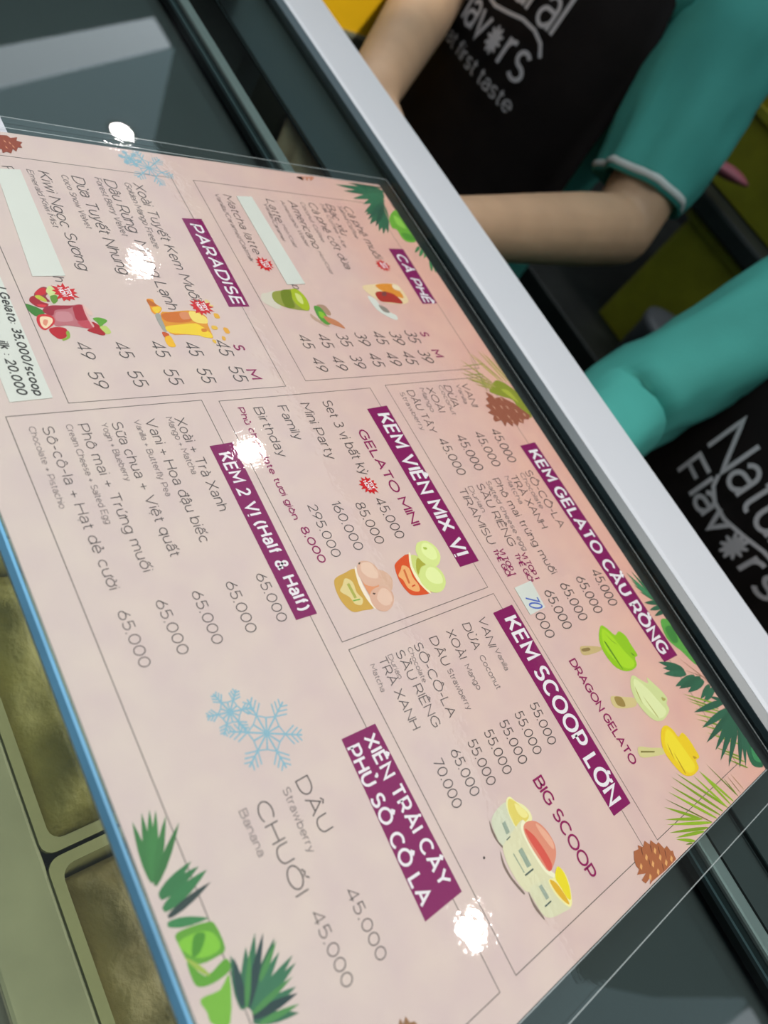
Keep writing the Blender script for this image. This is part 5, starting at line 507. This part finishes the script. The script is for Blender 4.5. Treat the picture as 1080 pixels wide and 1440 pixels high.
# several printed colours in one illustration: stored per corner, read by one print material
def print_mat():
    m = bpy.data.materials.new('colour_print'); m.use_nodes = True
    b = m.node_tree.nodes['Principled BSDF']; b.inputs['Roughness'].default_value = .6; b.inputs['Specular IOR Level'].default_value = .2
    a = m.node_tree.nodes.new('ShaderNodeVertexColor'); a.layer_name = 'print'
    m.node_tree.links.new(a.outputs['Color'], b.inputs['Base Color']); return m
K_print = print_mat()
class Print:
    """flat printed shapes, each a hair above the one before"""
    def __init__(s, z): s.bm = bmesh.new(); s.z = z; s.lay = s.bm.loops.layers.float_color.new('print')
    def face(s, pts, col):
        vs = [s.bm.verts.new((x / 1000, y / 1000, s.z)) for x, y in pts]
        e = [s.bm.edges.new((vs[i], vs[(i+1) % len(vs)])) for i in range(len(vs))]
        r = bmesh.ops.triangle_fill(s.bm, use_beauty=True, use_dissolve=False, edges=e, normal=(0, 0, 1))
        for f in r['geom']:
            if isinstance(f, bmesh.types.BMFace):
                for l in f.loops: l[s.lay] = col
        s.z += 2e-6
    def poly(s, item):
        h, sm, pts = item
        if sm: pts = smooth_loop(pts)
        s.face(pts, ink(h))
    def leaf(s, item):
        h, w, x0, y0, x1, y1 = item
        dx, dy = x1 - x0, y1 - y0; L = math.hypot(dx, dy) or 1; nx, ny = -dy / L, dx / L; w = min(w * .46, L * .22)
        prof = [(0, 0), (.18, .45), (.45, .9), (.7, 1), (.9, .75), (1, .4)]
        pts = [(x0 + dx*t + nx*w*k*.5, y0 + dy*t + ny*w*k*.5) for t, k in prof] + [(x0 + dx*t - nx*w*k*.5, y0 + dy*t - ny*w*k*.5) for t, k in reversed(prof[1:])]
        c = ink(h); j = random.uniform(.8, 1.2)
        s.face([(min(max(x, PX0*1000), PX1*1000), min(max(y, PY0*1000), PY1*1000)) for x, y in pts], (c[0]*j, c[1]*j, c[2]*j, 1))
    def done(s, name, parent): return from_bm(name, s.bm, K_print, parent)
def smooth_loop(p, k=3):
    n = len(p); out = []
    for i in range(n):
        a, b, c, d = p[i-1], p[i], p[(i+1) % n], p[(i+2) % n]
        for j in range(k):
            t = j / k
            out.append(tuple(.5*((2*b[q]) + (-a[q]+c[q])*t + (2*a[q]-5*b[q]+4*c[q]-d[q])*t*t + (-a[q]+3*b[q]-3*c[q]+d[q])*t**3) for q in (0, 1)))
    return out
Z1, Z2, Z3, Z4 = 4e-5, 9e-5, 14e-5, 20e-5
def clipx(v, lo, hi): return min(max(v, lo), hi)
SHRINK = dict(scoop=.84, gelato=.80, coffee=.9)
SECNAME = dict(paradise='drinks_section', coffee='coffee_section', mix='mini_gelato_section', half='two_flavour_section', gelato='gelato_stick_section', scoop='big_scoop_section')
secobj = {}
for nm, d in SEC.items():
    bm = bmesh.new(); bd = [(clipx(x, PX0*1000 + 1, PX1*1000 - 1), y) for x, y in d['border']]
    add_stroke(bm, bd + [bd[0]], .16, lambda p: (p[0]/1000, p[1]/1000, Z1))
    so = from_bm(SECNAME[nm], bm, K_line, menu); secobj[nm] = so
    for key in ('band', 'band2'):
        if key in d:
            bm = bmesh.new(); q = d[key]; bm.faces.new([bm.verts.new((x/1000, y/1000, Z2)) for x, y in q]); fix(bm)
            if list(bm.faces)[0].normal.z < 0: bmesh.ops.reverse_faces(bm, faces=list(bm.faces))
            from_bm('heading_band', bm, K_band, so)
    ital = .18 if nm in ('paradise', 'coffee') else 0
    for key in ('title', 'title2'):
        if key in d:
            bm = bmesh.new()
            for e in d[key]: text_mm(bm, e, e[5] * .10, Z3, .12 if ital else .0, .32)
            from_bm('heading_lettering', bm, K_white, so)
    for key, nmo, km, wt in (('items', 'item_lettering', K_dark, .046), ('subs', 'translation_lettering', K_sub, .055), ('prices', 'price_lettering', K_dark, .045), ('marks', 'accent_lettering', K_mag, .085)):
        if d.get(key):
            bm = bmesh.new()
            for e in d[key]:
                if key in ('items', 'subs'): e = e[:5] + (e[5] * SHRINK.get(nm, 1),)
                text_mm(bm, e, max(.12, e[5] * wt), Z3, ital)
            from_bm(nmo, bm, km, so)
def illus(key, sec, name):
    p = Print(Z2)
    for it in ILL[key]: p.poly(it)
    return p.done(name, secobj[sec])
illus('gelato_cups', 'mix', 'gelato_cup_picture'); illus('scoop_cups', 'scoop', 'scoop_cup_picture'); illus('gelato_sticks', 'gelato', 'gelato_stick_picture')
illus('strawberry_drink', 'paradise', 'strawberry_drink_picture'); illus('mango_drink', 'paradise', 'mango_drink_picture')
illus('matcha_drink', 'coffee', 'matcha_drink_picture'); illus('iced_coffee', 'coffee', 'iced_coffee_picture'); illus('scoop_speck', 'scoop', 'speck')
for keys in (('top', 'topb'), ('middle', 'middleb'), ('right', 'rightb'), ('corner', None), ('lower', 'lowerb'), ('lower2', None)):
    p = Print(Z2 if keys[0] != 'right' else Z2)
    for it in (LEA[keys[1]] if keys[1] else []):
        p.poly((it[0], it[1], [(clipx(x, PX0*1000, PX1*1000), clipx(y, PY0*1000, PY1*1000)) for x, y in it[2]]))
    for it in LEA[keys[0]]: p.leaf(it)
    p.done('palm_leaf_print', menu)
for c in CONE:
    p = Print(Z3 + 4e-5)
    for it in c: p.poly((it[0], it[1], [(clipx(x, PX0*1000 + (.0 if y > 0 else 1.5), PX1*1000), clipx(y, PY0*1000, PY1*1000 - .3)) for x, y in it[2]]))
    p.done('pine_cone_print', menu)
K_snow = ink_mat('snow_blue', '#86aebf')
for cx, cy, R, a0 in SNOW:
    bm = bmesh.new(); zc = [Z1 + 2e-5]
    def to(p): zc[0] += 2e-8; return (p[0]/1000, p[1]/1000, zc[0])
    for k in range(6):
        a = a0 + k*math.pi/3; ux, uy = math.cos(a), math.sin(a)
        def P(t, s): return (cx + R*(ux*t - uy*s), cy + R*(uy*t + ux*s))
        add_stroke(bm, [P(0, 0), P(1, 0)], .32, to)
        for t in (.52, .68, .84):
            l = .30*(1.15 - t) + .06
            add_stroke(bm, [P(t + l, l), P(t, 0), P(t + l, -l)], .26, to)
        add_stroke(bm, [P(.0, .0), P(.36, .2), P(.52, 0), P(.36, -.2), P(0, 0)], .24, to)
    if cx < -150:
        for v in bm.verts: v.co.x = max(v.co.x, PX0 + .0005)
    from_bm('snowflake_print', bm, K_snow, menu)
for bi, (cx, cy, R) in enumerate(BUR):
    p = Print(Z3 + 1e-5); n = 13; pts = []
    for i in range(2*n):
        a = math.pi*i/n + .1; rr_ = R*(1 if i % 2 == 0 else .66)*random.uniform(.86, 1.1)
        pts.append((cx + rr_*.95*math.cos(a), cy + rr_*math.sin(a)))
    p.face(pts, ink('#c8141e'))
    b = p.done('try_now_burst', secobj[('coffee', 'coffee', 'paradise', 'paradise', 'mix')[bi]])
    bm = bmesh.new()
    for s, oy in (('TRY', .3), ('NOW', -2.2)): text_mm(bm, (s, cx - 2.4, cy + oy, 4.9, .9, 1.9), .24, Z4)
    from_bm('burst_lettering', bm, K_white, secobj[('coffee', 'coffee', 'paradise', 'paradise', 'mix')[bi]])
# stuck-on paper corrections
def sticker(q, name, z=3.0e-4):
    bm = bmesh.new(); q = [(clipx(x, PX0*1000, 999), clipx(y, PY0*1000, 999)) for x, y in q]
    if sum(q[i-1][0]*q[i][1] - q[i][0]*q[i-1][1] for i in range(len(q))) < 0: q = q[::-1]
    add_prism(bm, [(x/1000, y/1000) for x, y in q], z - 1.2e-4, z); fix(bm); return from_bm(name, bm, K_paper, menu)
sticker(STK['strip'], 'cover_strip'); sticker(STK['strip2'], 'cover_strip')
s70 = sticker(STK['seventy'], 'price_sticker'); s70['label'] = 'small white price sticker with a blue handwritten 70'
bm = bmesh.new()
for e in STK['seventyt']: text_mm(bm, e, .42, 3.4e-4, .25)
from_bm('handwriting', bm, K_blue, s70)
lab = sticker(STK['label'], 'price_label'); bm = bmesh.new()
for e in STK['labelt']: text_mm(bm, e, .34, 3.4e-4, .2, .3)
from_bm('label_lettering', bm, K_black, lab)
# clear laminate, wider than the paper
M_film = clear_mat('laminate_film', (.97, .975, .97), 1.5, .75, .03, haze=.006, bumps=((22, .24, .0012), (300, .10, .0003)))
M_filmedge = clear_mat('laminate_rim', (.9, .92, .92), 1.5, 1.2, .15, haze=.22, hazecol=(.8, .85, .85))
LX0, LX1, LY0, LY1 = -.2442, .2022, -.1568, .1592
bm = bmesh.new(); add_box(bm, (LX0, LY0, 4.2e-4), (LX1, LY1, 5.2e-4)); fl = from_bm('laminate_film', bm, M_film, menu)
bm = bmesh.new()
for a, b in (((LX0 - .0005, LY0), (LX0, LY1)), ((LX1, LY0), (LX1 + .0005, LY1)), ((LX0, LY1), (LX1, LY1 + .0004)), ((LX0, LY0 - .0003), (LX1, LY0))):
    add_box(bm, (a[0], a[1], 3e-4), (b[0], b[1], 6e-4))
for a, b in (((PX0 - .0012, PY0), (PX0 - .0006, PY1)), ((PX1 + .0001, PY0), (PX1 + .0006, PY1))):
    add_box(bm, (a[0], a[1], 5.3e-4), (b[0], b[1], 5.8e-4))
from_bm('laminate_rim', bm, M_filmedge, fl)

# ================================================================ THINGS BEHIND THE COUNTER
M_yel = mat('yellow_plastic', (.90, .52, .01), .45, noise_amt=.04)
M_crate_dim = mat('yellow_crate_dimmed', (.34, .28, .012), .5, noise_amt=.15)  # yellow darkened in the base colour to stand in for dim light
M_dk = mat('dark_counter', (.02, .02, .018), .5, noise_amt=.3)
def open_crate(name, lo, hi, m, label, cat, group=None, wall=.012):
    r = empty(name, ((lo[0]+hi[0])/2, (lo[1]+hi[1])/2, lo[2])); tag(r, label, cat, group)
    bm = bmesh.new(); b = .012
    def q(ins, z):
        x0, y0, x1, y1 = lo[0]+ins, lo[1]+ins, hi[0]-ins, hi[1]-ins; p = []
        for cx, cy, a in ((x1-b, y1-b, 0), (x0+b, y1-b, 90), (x0+b, y0+b, 180), (x1-b, y0+b, 270)):
            for k in range(4): p.append(Vector((cx + b*math.cos(math.radians(a+k*30)), cy + b*math.sin(math.radians(a+k*30)), z)))
        return p
    add_loft(bm, [q(.004, lo[2]), q(.002, hi[2]-.014), q(-.006, hi[2]-.012), q(-.006, hi[2]), q(wall, hi[2]), q(wall+.003, lo[2]+wall)], True, True); fix(bm)
    from_bm('shell', bm, m, r)
    return r
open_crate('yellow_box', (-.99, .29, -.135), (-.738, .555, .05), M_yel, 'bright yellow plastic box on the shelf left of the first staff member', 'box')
cb = empty('back_counter', (-.5, 1.3, -1.25)); tag(cb, 'dark work counter along the back wall behind the staff', 'counter')
box_obj('worktop', (-2.2, 1.0, -.40), (1.8, 1.88, -.36), M_dk, cb, .004)
box_obj('cabinet', (-2.2, 1.05, -1.24), (1.8, 1.88, -.401), M_dk, cb)
for i in range(5): box_obj('door', (-2.18 + i*.8, 1.03, -1.18), (-1.42 + i*.8, 1.049, -.46), mat('counter_door', (.045, .040, .012), .5), cb, .003)
open_crate('storage_crate', (-.47, 1.12, -.358), (-.08, 1.50, -.115), M_crate_dim, 'darkened yellow storage crate on the back counter, lower of the stack', 'crate', 'stacked yellow crates')
open_crate('storage_crate', (-.68, 1.16, -.075), (-.30, 1.50, .05), M_crate_dim, 'darkened yellow storage crate on top of the stack behind the staff', 'crate', 'stacked yellow crates')
tr_ = tag(box_obj('serving_tray', (-.70, 1.10, -.112), (-.10, 1.52, -.078), M_dk, None, .006), 'dark tray lying between the two darkened yellow crates', 'tray')
bm = bmesh.new(); prof = [(.055, -.358), (.062, -.26), (.066, -.25), (.066, -.24), (.05, -.235), (.02, -.23)]
add_loft(bm, [ring((-0.298, 1.05, z), (1, 0, 0), (0, 1, 0), a, a, 24) for a, z in prof]); fix(bm)
tag(from_bm('grey_tub', bm, mat('grey_plastic', (.09, .09, .10), .5), None, True), 'small round grey lidded tub on the back counter', 'tub')
bm = bmesh.new()
add_loft(bm, [ring((-0.500 + 0.084*t, 1.085, -0.041 + 0.016*t), (0, 1, 0), (.3, 0, .95), .004 + .020*math.sin(math.pi*min(1, .1 + t*.9))**.6, .003 + .010*math.sin(math.pi*min(1, .1 + t*.9)), 16) for t in [k/10 for k in range(11)]]); fix(bm)
tag(from_bm('scraper', bm, mat('pink_plastic', (.40, .09, .12), .5), None, True), 'small dusky pink plastic scraper leaning at the edge of the dark tray', 'scraper')

# ================================================================ STAFF
M_skin = mat('skin', (.50, .31, .19), .55, noise_amt=.06, noise_scale=25, sss=.08)
M_teal = mat('teal_pique', (.066, .39, .335), .8, noise_amt=.10, noise_scale=9, bump=.15, bump_scale=700)
M_apron = mat('apron_cloth', (.030, .021, .021), .85, noise_amt=.15, noise_scale=30, bump=.12, bump_scale=500)
M_logo = mat('apron_print', (.72, .68, .71), .7)
M_trou = mat('black_trousers', (.012, .012, .014), .85, noise_amt=.2)
M_hair = mat('black_hair', (.010, .008, .007), .4, noise_amt=.3)
M_shoe = mat('black_shoes', (.012, .012, .012), .5)
M_stripe = mat('white_stripe', (.62, .64, .62), .8)
def bone_frame(p, q):
    z = (Vector(q) - Vector(p)).normalized(); x = Vector((0, 0, 1)).cross(z)
    x = x.normalized() if x.length > .1 else Vector((1, 0, 0)); return x, z.cross(x), z
def add_hand(bm, w, f, side, down, s=1.0):
    """palm and five bent fingers; w wrist, f direction of the fingers, side thumb side, down palm normal"""
    w = Vector(w); f = Vector(f).normalized(); side = (Vector(side) - f*f.dot(Vector(side))).normalized(); dn = Vector(down) - f*f.dot(Vector(down)); dn = (dn - side*side.dot(dn)).normalized()
    pts = []
    for k, (o, L) in enumerate(((.030, .070), (.010, .078), (-.010, .072), (-.029, .056))):
        base = w + f*(.088 - .004*abs(k-1)) + side*o*s
        add_limb(bm, w + f*.012 + side*o*.55, base, .014*s, .0125*s, 10)
        a = base; d = f.copy()
        for j, (fr, bend) in enumerate(((.46, .35), (.32, .55), (.22, .45))):
            d = (d*math.cos(bend) + dn*math.sin(bend)).normalized(); b = a + d*L*fr*s
            add_limb(bm, a, b, (.0092 - j*.0009)*s, (.0086 - j*.0010)*s, 10)
            if j < 2: dn2 = (dn - d*d.dot(dn)).normalized()
            a = b
    a = w + f*.028 + side*.026*s
    for d, L, r0, r1 in (((side*.75 + f*.6 + dn*.35), .040, .0135, .0115), ((side*.35 + f*.85 + dn*.5), .032, .011, .0095), ((side*.05 + f*.9 + dn*.6), .026, .0098, .0078)):
        b = a + d.normalized()*L*s; add_limb(bm, a, b, r0*s, r1*s, 10); a = b
    add_ball(bm, w + f*.045, .022*s, 10)
def remesh(name, bm, vox, parent, m):
    me = bpy.data.meshes.new(name); bm.to_mesh(me); bm.free()
    o = bpy.data.objects.new('tmp', me); COL.objects.link(o)
    md = o.modifiers.new('r', 'REMESH'); md.mode = 'VOXEL'; md.voxel_size = vox
    sm = o.modifiers.new('s', 'SMOOTH'); sm.iterations = 5; sm.factor = .5
    dg = bpy.context.evaluated_depsgraph_get()
    m2 = bpy.data.meshes.new_from_object(o.evaluated_get(dg)); m2.name = name
    bpy.data.objects.remove(o); bpy.data.meshes.remove(me)
    return link(name, m2, m, parent, True)
def torso_prof(h):
    # (z relative to shoulder line, half width, half depth, y shift)
    return [(-.72, .165, .115, .0), (-.60, .175, .120, .0), (-.48, .165, .110, .0), (-.36, .155, .100, -.002), (-.22, .165, .108, -.004), (-.10, .172, .110, 0), (-.02, .160, .095, .01), (.03, .10, .075, .012)]
def interp(prof, z):
    for a, b in zip(prof, prof[1:]):
        if a[0] <= z <= b[0]:
            t = (z - a[0])/(b[0] - a[0]); return [a[i] + t*(b[i]-a[i]) for i in range(4)]
    return list(prof[0]) if z < prof[0][0] else list(prof[-1])
def make_person(label, cx, cy, zs, arms, head, sleeve, apron_shift=0, look=(0, -1, -.35), logo=None, arm_scale=1.0):
    root = empty('person', (cx, cy, -1.25)); tag(root, label, 'person', None)
    prof = torso_prof(zs); f0 = -1.25
    bm = bmesh.new()
    # trunk, neck, head
    rings = [ring((cx, cy + p[3], zs + p[0]), (1, 0, 0), (0, 1, 0), p[1]*.93, p[2]*.93, 28) for p in prof]
    add_loft(bm, rings)
    hd = Vector(head); nb = Vector((cx, cy + .012, zs + .02))
    add_limb(bm, nb, hd + Vector((0, .02, -.07)), .058, .054)
    lk = Vector(look).normalized(); rt = lk.cross(Vector((0, 0, 1))).normalized(); up = rt.cross(lk)
    R = Matrix((rt, -lk, up)).transposed().to_4x4()
    def hp(x, y, z): return hd + R.to_3x3() @ Vector((x, y, z))
    add_ball(bm, hp(0, .012, .03), (.078, .096, .094), 24, R); add_ball(bm, hp(0, -.018, -.030), (.068, .074, .080), 24, R); add_ball(bm, hp(0, -.048, -.085), (.030, .030, .024), 14, R)
    add_limb(bm, hp(0, -.084, .016), hp(0, -.101, -.022), .008, .0115, 10)
    for s in (-1, 1):
        add_ball(bm, hp(.010*s, -.093, -.026), .008, 8); add_ball(bm, hp(.076*s, .014, -.005), (.009, .017, .028), 12, R); add_ball(bm, hp(.036*s, -.052, -.022), (.030, .028, .030), 12, R)
        add_limb(bm, hp(.014*s, -.079, .034), hp(.046*s, -.066, .035), .006, .005, 8); add_ball(bm, hp(.031*s, -.070, .014), (.017, .013, .012), 12, R)
    add_limb(bm, hp(-.018, -.086, -.056), hp(.018, -.086, -.056), .008, .008, 8); add_limb(bm, hp(-.015, -.085, -.066), hp(.015, -.085, -.066), .0085, .0085, 8)
    # arms and hands
    for sh, el, wr, fd, side in arms:
        sh, el, wr = Vector(sh), Vector(el), Vector(wr)
        add_limb(bm, Vector((cx + (.13 if sh.x > cx else -.13), cy + .01, zs - .035)), sh, .062, .054*arm_scale)
        add_limb(bm, sh, el, .049*arm_scale, .040*arm_scale); m1 = el.lerp(wr, .3); add_limb(bm, el, m1, .040*arm_scale, .0385*arm_scale); add_limb(bm, m1, wr, .0385*arm_scale, .0265)
        add_limb(bm, wr, wr + Vector(fd).normalized()*.03, .026, .024); add_hand(bm, wr, fd, side, (0, -.2, -1))
    # legs
    hz = zs - .66
    for s in (-1, 1):
        hip = Vector((cx + .085*s, cy, hz)); kn = Vector((cx + .095*s, cy - .02, (hz + f0)/2 + .02)); an = Vector((cx + .10*s, cy + .01, f0 + .09))
        add_limb(bm, hip, kn, .085, .056); add_limb(bm, kn, kn.lerp(an, .35), .056, .055); add_limb(bm, kn.lerp(an, .35), an, .055, .036); add_limb(bm, an, (an.x, an.y - .13, f0 + .035), .036, .026)
    body = remesh('body', bm, .0042, root, M_skin)
    # face
    for s in (-1, 1):
        bm = bmesh.new(); add_ball(bm, hp(.031*s, -.0765, .014), (.0115, .0085, .0062), 14, R); e = from_bm('eye', bm, mat('eye_white', (.75, .74, .72), .2), root, True)
        bm = bmesh.new(); add_ball(bm, hp(.031*s, -.0830, .0135), (.0048, .0028, .0052), 10, R); from_bm('iris', bm, mat('eye_dark', (.01, .006, .004), .1), e, True)
    bm = bmesh.new(); add_limb(bm, hp(-.019, -.0925, -.058), hp(.019, -.0915, -.058), .0042, .0042, 8); add_limb(bm, hp(-.015, -.0915, -.066), hp(.015, -.0915, -.066), .005, .005, 8)
    from_bm('lips', bm, mat('lips', (.40, .13, .11), .5), root, True)
    bm = bmesh.new()
    for k in range(6):
        t = k/5; add_ball(bm, hp(0, .022 + .01*t, .055 - .11*t*t), (.083 - .004*t, .094 - .01*t, .074), 20, R)
    for v in list(bm.verts):
        l = R.to_3x3().transposed() @ (v.co - hd)
        if l.y < -.052 + .05*max(0, .06 - l.z)*6: v.co = hd + R.to_3x3() @ Vector((l.x, -.052 + .05*max(0, .06 - l.z)*6, l.z))
    add_ball(bm, hp(0, .12, .0), (.035, .04, .05), 14, R)
    from_bm('hair', bm, M_hair, root, True)
    # polo shirt: trunk and two sleeves
    bm = bmesh.new(); N = 48; rs = []
    zz = [-.62 + .034*i for i in range(20)]
    for i, z in enumerate(zz):
        p = interp(prof, z); rr_ = []
        for k, c in enumerate(ring((cx, cy + p[3], zs + z), (1, 0, 0), (0, 1, 0), p[1] + .008, p[2] + .008, N)):
            w = .006*noise.noise(Vector((c.x*9, c.z*14, c.y*9))); d = Vector((c.x - cx, c.y - cy, 0)).normalized(); rr_.append(c + d*w)
        rs.append(rr_)
    rs.append(ring((cx, cy + .012, zs + .035), (1, 0, 0), (0, 1, 0), .075, .068, N)); rs.append(ring((cx, cy + .012, zs + .055), (1, 0, 0), (0, 1, 0), .068, .064, N))
    add_loft(bm, rs, False, False)
    stripes = []
    for (sh, el, wr, fd, side), (t1, r0, r1) in zip(arms, sleeve):
        sh, el, wr = Vector(sh), Vector(el), Vector(wr)
        root_p = Vector((cx + (.10 if sh.x > cx else -.10), cy + .01, zs - .045))
        path = [root_p, root_p.lerp(sh, .55), sh + Vector((0, 0, -.012))]
        nseg = 12
        for i in range(1, nseg + 1): path.append(sh.lerp(el, min(t1, 1)*i/nseg) + Vector((0, 0, -.012)))
        if t1 > 1:
            for i in range(1, 6): path.append(el.lerp(wr, (t1 - 1)*i/5) + Vector((0, 0, -.006)))
        rs = []; x = None
        for i, c in enumerate(path):
            a = path[max(0, i-1)]; b = path[min(len(path)-1, i+1)]; z = (b - a).normalized(); t = i/(len(path)-1)
            x = z.orthogonal() if x is None else x - z*x.dot(z); x.normalize(); y = z.cross(x)
            rad = (.082, .080, r0)[i] if i < 3 else r0 + (r1 - r0)*(i-2)/(len(path)-3)
            rg = []
            for k, v in enumerate(ring(c, x, y, rad, rad*.98, 30)):
                d = (v - c).normalized(); w = .012*noise.noise(Vector((v.x*8 + d.x*1.5, v.y*8 + d.y*1.5, v.z*10))) + .008*(.5 - abs(noise.noise(Vector((v.x*22 + v.z*14, v.y*22 - v.z*8, v.z*20 + d.x*2)))))
                rg.append(v + d*w*min(1, i/3))
            rs.append(rg)
        c = path[-1]; z = (c - path[-3]).normalized()
        add_loft(bm, rs + [[v + (c - v).normalized()*.003 for v in rs[-1]], [v + (c - v).normalized()*.005 - z*.02 for v in rs[-1]]], False, False)
        stripes.append((c, z, rs[-1]))
    for f in bm.faces: f.smooth = True
    bmesh.ops.recalc_face_normals(bm, faces=list(bm.faces))
    polo = from_bm('polo_shirt', bm, M_teal, root, True)
    for c, z, rg in stripes:
        bm = bmesh.new(); o = lambda v, e, k: v + (v - c).normalized()*e - z*k
        add_loft(bm, [[o(v, .0005, .0125) for v in rg], [o(v, .0020, .011) for v in rg], [o(v, .0020, .006) for v in rg], [o(v, .0005, .0045) for v in rg]], False, False); fix(bm)
        from_bm('sleeve_stripe', bm, M_stripe, polo, True)
    # apron: curved bib and skirt, neck strap
    def front(x, z, off):
        p = interp(prof, z - zs); rx = p[1] + .016; ry = p[2] + .016
        t = max(-.985, min(.985, (x - cx)/rx)); return Vector((x, cy + p[3] - ry*math.sqrt(1 - t*t)*1.0 - off, z))
    bm = bmesh.new(); rows = []; ztop = zs + .0; zbot = zs - 1.0
    for j in range(41):
        z = ztop + (zbot - ztop)*j/40; row = []
        hwid = .125 + (.168 - .125)*min(1, max(0, (ztop - z)/.12)) if z > zs - .70 else .168
        for i in range(25):
            x = cx + hwid*(-1 + 2*i/24); v = front(x, max(z, zs - .70), .004); v.z = z
            v.y -= .004*noise.noise(Vector((x*12, z*7, 3))) + (.02*(zs - .70 - z)/.3 if z < zs - .70 else 0); row.append(bm.verts.new(v))
        rows.append(row)
    for a, b in zip(rows, rows[1:]):
        for i in range(24): bm.faces.new((a[i], a[i+1], b[i+1], b[i]))
    bmesh.ops.solidify(bm, geom=list(bm.faces), thickness=.003); fix(bm)
    ap = from_bm('apron', bm, M_apron, root, True)
    bm = bmesh.new()
    for s in (-1, 1):
        pts = [front(cx + .115*s, ztop - .01, .006), Vector((cx + .085*s, cy - .055, zs + .045)), Vector((cx + .05*s, cy + .06, zs + .075))]
        for a, b in zip(pts, pts[1:]): add_limb(bm, a, b, .011, .011, 8)
    from_bm('neck_strap', bm, M_apron, ap, True)
    # printed wordmark on the bib
    lx, l1, l2, l3, cp, c2 = logo
    bm = bmesh.new()
    zo = [.0115]
    def to3(p): zo[0] += 2e-7; return front(p[0], p[1], zo[0])
    def word(s, x, z, wd, cp_, hw, sp=.2):
        st, w0 = glyph_run(s, .3); k = wd/w0
        for pl in st: add_stroke(bm, dense([(x + a*k, z + b*cp_) for a, b in pl]), hw, to3)
    def dense(p):
        q = [p[0]]
        for a, b in zip(p, p[1:]):
            n = max(1, int(math.hypot(b[0]-a[0], b[1]-a[1])/.008))
            q += [(a[0] + (b[0]-a[0])*i/n, a[1] + (b[1]-a[1])*i/n) for i in range(1, n+1)]
        return q
    word('Natural', lx, l1, .150, cp, .0023)
    word('Flav', lx + .002, l2, .074, c2, .0023); word('rs', lx + .114, l2, .036, c2*1.1, .0025)
    fc = (lx + .094, l2 + c2*.36)
    for k in range(10):
        a = k*math.pi/5; add_stroke(bm, [fc, (fc[0] + .007*math.cos(a), fc[1] + .010*math.sin(a)), (fc[0] + .012*math.cos(a), fc[1] + .016*math.sin(a))], .0022, to3, taper=[.6, 1.2, .5])
    sw = [(.030, -.004), (.036, -.014), (.05, -.021), (.068, -.022), (.09, -.016), (.112, -.009), (.132, -.008), (.147, -.013), (.156, -.024)]
    add_stroke(bm, dense([(lx + a, l1 + b) for a, b in sw]), .0021, to3)
    bmesh.ops.create_circle
    if l3: word('Love at first taste', lx - .045, l3, .205, .017, .0011)
    fix(bm)
    from_bm('wordmark', bm, M_logo, ap)
    # trousers and shoes
    bm = bmesh.new()
    add_loft(bm, [ring((cx, cy, z), (1, 0, 0), (0, 1, 0), a, b, 28) for z, a, b in ((hz - .06, .16, .12), (hz + .02, .178, .128), (hz + .10, .172, .12))])
    for s in (-1, 1):
        pts = [(Vector((cx + .085*s, cy, hz)), .098), (Vector((cx + .09*s, cy - .01, hz - .18)), .086), (Vector((cx + .095*s, cy - .015, (hz + f0)/2 + .02)), .070), (Vector((cx + .10*s, cy + .005, f0 + .25)), .064), (Vector((cx + .10*s, cy + .01, f0 + .07)), .058)]
        add_loft(bm, [ring(c, (1, 0, 0), (0, 1, 0), a, a, 20) for c, a in pts])
    fix(bm); from_bm('trousers', bm, M_trou, root, True)
    for s in (-1, 1):
        bm = bmesh.new(); x = cx + .10*s
        add_ball(bm, (x, cy - .06, f0 + .048), (.052, .145, .046), 18); add_ball(bm, (x, cy + .02, f0 + .07), (.050, .06, .055), 16)
        for v in bm.verts: v.co.z = max(v.co.z, f0 + .002)
        from_bm('shoe', bm, M_shoe, root, True)
    return root
make_person('person in teal polo and dark apron reaching over the middle of the counter', -.59, .70, .19,
    [((-.405, .70, .155), (-.302, .61, -.055), (-.268, .290, -.052), (-.62, -.78, -.02), (-.6, .5, .2)),
     ((-.775, .70, .155), (-.690, .555, -.036), (-.425, .285, -.034), (.58, -.80, -.16), (.6, .5, .2))],
    (-.60, .625, .375), [(.78, .070, .051), (.86, .074, .053)], logo=(-.665, .029, -.032, -.064, .043, .039))
make_person('person in teal polo and dark apron standing at the right end of the counter', .075, .62, .125,
    [((.25, .63, .08), (.31, .56, -.18), (.24, .38, -.27), (-.3, -.9, -.1), (-.9, .2, .2)),
     ((-.095, .61, .070), (-.085, .425, -.085), (-.04, .29, -.115), (.3, -.9, -.1), (.9, .2, .2))],
    (.075, .555, .312), [(1.35, .056, .048), (1.75, .053, .045)], logo=(-.02, -.074, -.114, None, .042, .029), arm_scale=.80)
